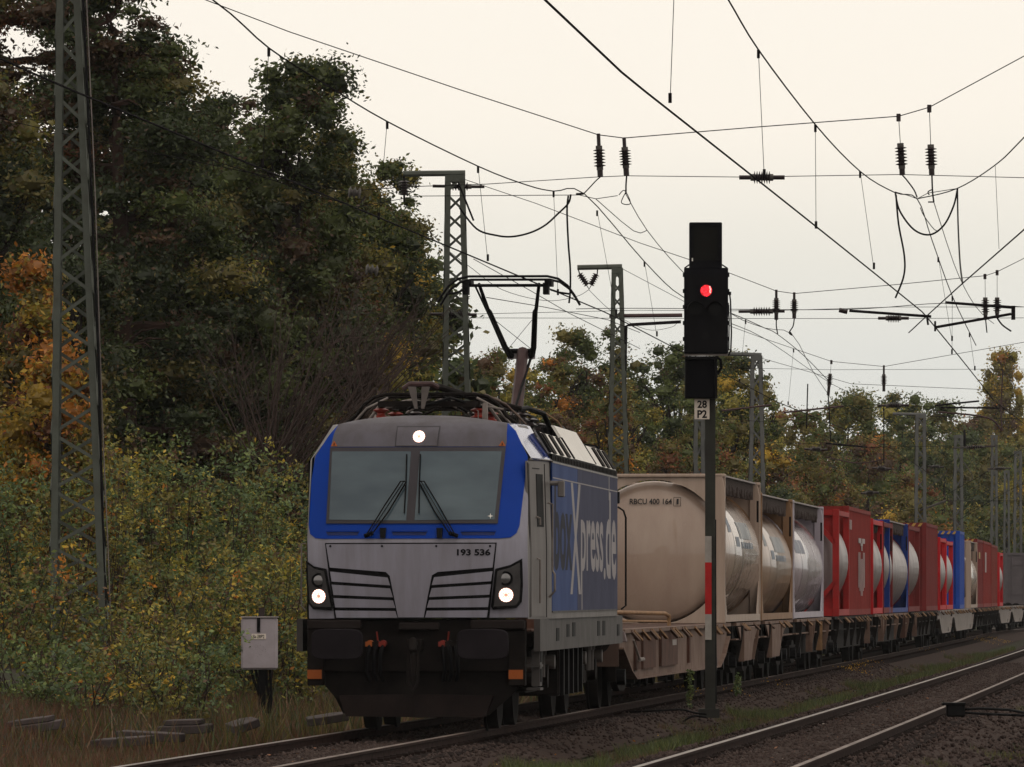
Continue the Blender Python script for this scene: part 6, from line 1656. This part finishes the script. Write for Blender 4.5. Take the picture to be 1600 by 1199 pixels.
# second, taller row that closes the far skyline
BL = ['backdrop crown showing between the mast and the raised pantograph', 'backdrop crown just right of the pantograph lower arm', 'backdrop crown filling behind the round-topped tree', 'backdrop crown behind the second lattice mast', 'backdrop crown left of the signal lower box',
      'backdrop crown right behind the signal post', 'backdrop crown behind the slope beside the grey mast', 'backdrop crown at the dip between the grey mast and the far hill', 'backdrop crown under the left single insulator', 'backdrop crown under the right single insulator',
      'backdrop crown behind the ragged far skyline', 'backdrop crown left below the poplar', 'backdrop crown hidden behind the foot of the poplar', 'backdrop crown at the far right picture edge']
for k, (px, py, w, Y, pl_) in enumerate([(760, 565, 130, 275, 'autumn'), (830, 575, 120, 290, 'oakyel'), (890, 545, 130, 300, 'oak'), (990, 560, 120, 310, 'oak'), (1070, 560, 130, 330, 'oak'), (1140, 575, 130, 345, 'oakyel'),
        (1215, 640, 120, 380, 'autumn'), (1270, 655, 120, 430, 'autumn'), (1300, 635, 110, 470, 'green'), (1360, 625, 120, 490, 'oak'), (1430, 630, 120, 510, 'green'), (1495, 655, 110, 560, 'autumn'), (1540, 690, 110, 640, 'oakyel'), (1620, 660, 110, 660, 'green')]):
    tree(px, py, w, Y, BL[k], pl_, 'tree', 'backdrop crowns of the far skyline', 0.085 * (Y / 300) ** .85, 1.0, zb=-0.3, crown_from=.03)
def far_wood():
    k = 1200; X = RS.uniform(-30, 110, k); Yv = RS.uniform(700, 740, k); H = 15 + 2 * np.sin(X * .2) + RS.uniform(-1.5, 0, k)
    cl = np.stack([X, Yv, RS.uniform(0, 1, k) ** .8 * H], axis=1)
    o = leaves(cl, 34, 2.1, 0.75, 'autumn', None, 'distant_wood', stuff=True)
far_wood()

# shrubs on the left bank
G_S = 'shrubs on the bank left of the train'
shr = [
 (20, 720, 200, 1075, 125, 'green bramble thicket at the left edge below the orange maple', 'shrubg'),
 (140, 690, 190, 1065, 124, 'leafy green shrub climbing round the foot of the near mast', 'shrub'),
 (250, 700, 180, 1070, 127, 'green shrub right of the near mast, yellow leaves inside', 'shruby'),
 (345, 690, 190, 1075, 130, 'grey-green bush under the dark wood, left of the cabinet', 'shrubg'),
 (430, 700, 160, 1085, 133, 'bush with pale green tips behind the cabinet', 'shrub'),
 (40, 860, 200, 1110, 116, 'orange-spotted bramble at the lower left', 'shrubo'),
 (200, 930, 200, 1110, 116, 'mixed green and yellow bush at the mast foot', 'shrub'),
 (300, 840, 190, 1095, 119, 'yellow-green shrub between mast and cabinet', 'shruby'),
 (400, 850, 170, 1090, 124, 'yellowish shrub directly behind the cabinet', 'shruby'),
 (460, 840, 130, 1095, 126, 'olive shrub between the cabinet and the locomotive', 'shrub'),
 (30, 985, 200, 1165, 106, 'dark green low bramble in the left corner', 'shrubg'),
 (130, 1010, 170, 1150, 108, 'low bramble with orange leaves right of the corner one', 'shrubo'),
 (285, 1000, 150, 1125, 111, 'low green shrub with fresh leaves before the cabinet', 'shrubg'),
 (230, 990, 170, 1135, 110, 'low olive shrub in front of the mast foot', 'shrub'),
 (520, 700, 160, 1060, 140, 'shrub with light tips showing left of the locomotive cab', 'shrub'),
]
for px, py, w, pb_, Y, lb, pl_ in shr:
    top = at(px, py, Y); base = at(px, pb_, Y); H = top.z - base.z; W = w * Y / F
    t = thing('shrub', lb, 'shrub', base, 0, G_S)
    q = MB(); tips = []
    for i in range(26):
        a = rnd.uniform(0, 6.28); e = Vector((math.cos(a) * W * .5 * rnd.uniform(.3, 1), math.sin(a) * .9, H * rnd.uniform(.45, 1.0)))
        pth = limb_path((rnd.uniform(-.3, .3), rnd.uniform(-.3, .3), -.15), e, .25); q.rod(pth, [.016, .013, .010, .008, .006, .004], 4, caps=False); tips += pth[1:]
    q.build('stems', M_twig, t)
    tips = np.array([tuple(v) for v in tips]); k = int(W * H * 48)
    cl = tips[RS.randint(0, len(tips), k)] + RS.normal(size=(k, 3)) * np.array([.22, .3, .2])
    u = RS.uniform(-1, 1, (k // 2, 2)); fill = np.stack([u[:, 0] * W * .52, u[:, 1] * 1.0, RS.uniform(0.02, .92, k // 2) * H], axis=1)
    cl = np.concatenate([cl, fill])
    leaves(cl, 17, .17, .044, pl_, t, 'foliage', .9, jitter=.30)

# ------------------------------------------------------------------ grass, weeds, fallen leaves
def blades(n, fn, hmin, hmax, w, cols, name, lean=.35):
    P = np.array([fn() for _ in range(n)]); h = RS.uniform(hmin, hmax, (n, 1)); cols = np.array(cols)
    a = RS.uniform(0, 6.28, n); dx = np.stack([np.cos(a), np.sin(a), np.zeros(n)], 1)
    tip = P + np.stack([RS.normal(0, lean, n) * h[:, 0], RS.normal(0, lean, n) * h[:, 0], h[:, 0]], 1)
    V = np.stack([P - dx * w, P + dx * w, tip], 1).reshape(-1, 3)
    me = bpy.data.meshes.new(name); me.vertices.add(n * 3); me.vertices.foreach_set('co', V.reshape(-1).astype(np.float32))
    me.loops.add(n * 3); me.loops.foreach_set('vertex_index', np.arange(n * 3, dtype=np.int32)); me.polygons.add(n)
    me.polygons.foreach_set('loop_start', np.arange(0, n * 3, 3, dtype=np.int32)); me.polygons.foreach_set('loop_total', np.full(n, 3, np.int32))
    A = me.attributes.new('leafcol', 'FLOAT_COLOR', 'POINT'); cc = np.ones((n, 3, 4), np.float32); cc[:, :, :3] = (cols[RS.randint(0, len(cols), n)] * RS.uniform(.6, 1.4, (n, 1)))[:, None, :]
    A.data.foreach_set('color', cc.reshape(-1)); me.update(); me.materials.append(M_leaf)
    o = bpy.data.objects.new(name, me); COL.objects.link(o); tag(o, kind='stuff'); return o
def nz(x, y, s=1.0):
    return math.sin(x * 1.7 * s + 1.3) * math.sin(y * .31 * s + .7) + .5 * math.sin(x * 4.1 * s + y * .9 * s)
def f_left():
    while True:
        Y = near_y(80, 150); d = -2.3 - 4.5 * rnd.random() ** .8; X = trackX(Y) + d
        if nz(X, Y) > -.9 or rnd.random() < .4: return (X, Y, gz(X, Y) - .03)
STRAW = (0.15, 0.085, 0.045); STRAW2 = (0.10, 0.05, 0.028); RED = (0.115, 0.04, 0.024); GR = (0.05, 0.065, 0.02); GR2 = (0.085, 0.10, 0.025)
blades(60000, f_left, .05, .20, .006, [STRAW2, STRAW2, RED, RED, GR, (0.07, .06, .022), (0.13, .085, .04)], 'dry_grass')
def f_far_left():
    Y = rnd.uniform(95, 320); d = -2.4 - 3 * rnd.random(); X = trackX(Y) + d; return (X, Y, gz(X, Y) - .03)
blades(12000, f_far_left, .15, .6, .012, [STRAW, OL, GR], 'dry_grass')
def f_mid(thr=0.15):
    while True:
        Y = near_y(74, 260); d = rnd.uniform(1.75, SEP - 1.55); X = trackX(Y) + d
        edge = (d - 1.75) / (SEP - 3.3)
        if nz(X, Y) + (edge - .4) * 1.1 > thr: return (X, Y, gz(X, Y) - .02)
blades(46000, f_mid, .03, .13, .005, [GR, GR2, (0.07, .05, .025), (0.06, .05, .02), STRAW2, STRAW2], 'verge_grass')
blades(14000, lambda: f_mid(.9), .10, .24, .007, [GR, GR2, (0.05, .06, .02)], 'verge_grass')
def f_right():
    while True:
        Y = near_y(76, 170); d = rnd.uniform(SEP + 1.6, SEP + 5.5); X = trackX(Y) + d
        if nz(X + 3, Y) > .75: return (X, Y, gz(X, Y) - .02)
blades(9000, f_right, .03, .12, .005, [GR, GR2, OL], 'verge_grass')
# yellow flowers of the verge and fallen leaves
def flat_bits(n, fn, s0, s1, cols, name, lift=0.0, flat=0.6):
    C = np.array([fn() for _ in range(n)]); C[:, 2] += lift * RS.uniform(.4, 1, n)
    a, b = rand_axes(n, flat); S = RS.uniform(s0, s1, (n, 1)) * np.array([[1, .8]]); cols = np.array(cols)
    return quads_object(name, C, S, a, b, cols[RS.randint(0, len(cols), n)] * RS.uniform(.7, 1.3, (n, 1)), None, stuff=True)
FL = [(1335, 1056, 90), (1345, 1050, 60), (1215, 1082, 25), (1360, 1045, 40), (1500, 1000, 90), (1560, 1000, 120), (1540, 1004, 80), (1095, 1102, 26), (1060, 1096, 16), (1460, 1022, 25), (1140, 1098, 12)]
def f_flow():
    r_ = rnd.random() * sum(f[2] for f in FL)
    for x, y, w in FL:
        r_ -= w
        if r_ <= 0: break
    Y = 1.97 * F / (y + 7 - HY); p = at(x + rnd.gauss(0, 13), y, Y); Y += rnd.gauss(0, 1.5); return (p.x, Y, gz(p.x, Y) + .02)
flat_bits(560, f_flow, .010, .018, [(0.55, 0.34, 0.02), (0.5, .25, .02)], 'yellow_flowers', .16, 0)
flat_bits(1500, lambda: f_right() if rnd.random() < .2 else (f_mid(-2) if rnd.random() < .6 else f_left()), .012, .035, [RU, ORG, BR, (0.25, .12, .07), YE], 'fallen_leaves', .03, .75)
def f_tr():
    Y = near_y(72, 130); c = rnd.choice([0, SEP]); X = trackX(Y) + c + rnd.uniform(-.65, .65); return (X, Y, gz(X, Y) + .03)
flat_bits(260, f_tr, .01, .028, [RU, (0.25, .12, .07), BR, (0.2, .17, .15)], 'fallen_leaves', .02, .8)
# two mulleins by the signal
for x, y0, y1, lb in ((1078, 1046, 1105, 'tall dark weed stalk left of the signal post'), (1153, 1056, 1085, 'small weed stalk right of the signal post')):
    Y = 120; p = at(x, y1, Y); t = thing('weed', lb, 'weed', p); H = (y1 - y0) * Y / F
    q = MB(); q.rod([(0, 0, 0), (0.01, 0, H)], [.012, .006], 6); q.build('stem', M_twig, t)
    cl = np.array([(RS.normal(0, .01), RS.normal(0, .01), H * f) for f in np.linspace(.05, .97, 14)]); leaves(cl, 16, .055, .03, 'shrubg', t, 'leaves', 1.0)

print('TRIS', sum(len(o.data.loop_triangles) if o.data.loop_triangles else sum(len(p.vertices)-2 for p in o.data.polygons) for o in SC.objects if o.type=='MESH' and len(o.data.polygons) < 100000), sum(len(o.data.polygons) for o in SC.objects if o.type=='MESH'))

# ------------------------------------------------------------------ thin autumn haze over the whole place
hz = MB(); hz.box(-1600, 1600, -160, 4600, -4.0, 60.0)
hm = bpy.data.materials.new('haze'); hm.use_nodes = True
hn = hm.node_tree.nodes; hn.clear()
ho = hn.new('ShaderNodeOutputMaterial'); hv = hn.new('ShaderNodeVolumePrincipled')
hv.inputs['Density'].default_value = HAZE; hv.inputs['Color'].default_value = (0.93, 0.94, 0.97, 1)
hm.node_tree.links.new(hv.outputs[0], ho.inputs['Volume'])
tag(hz.build('haze', hm), kind='stuff')
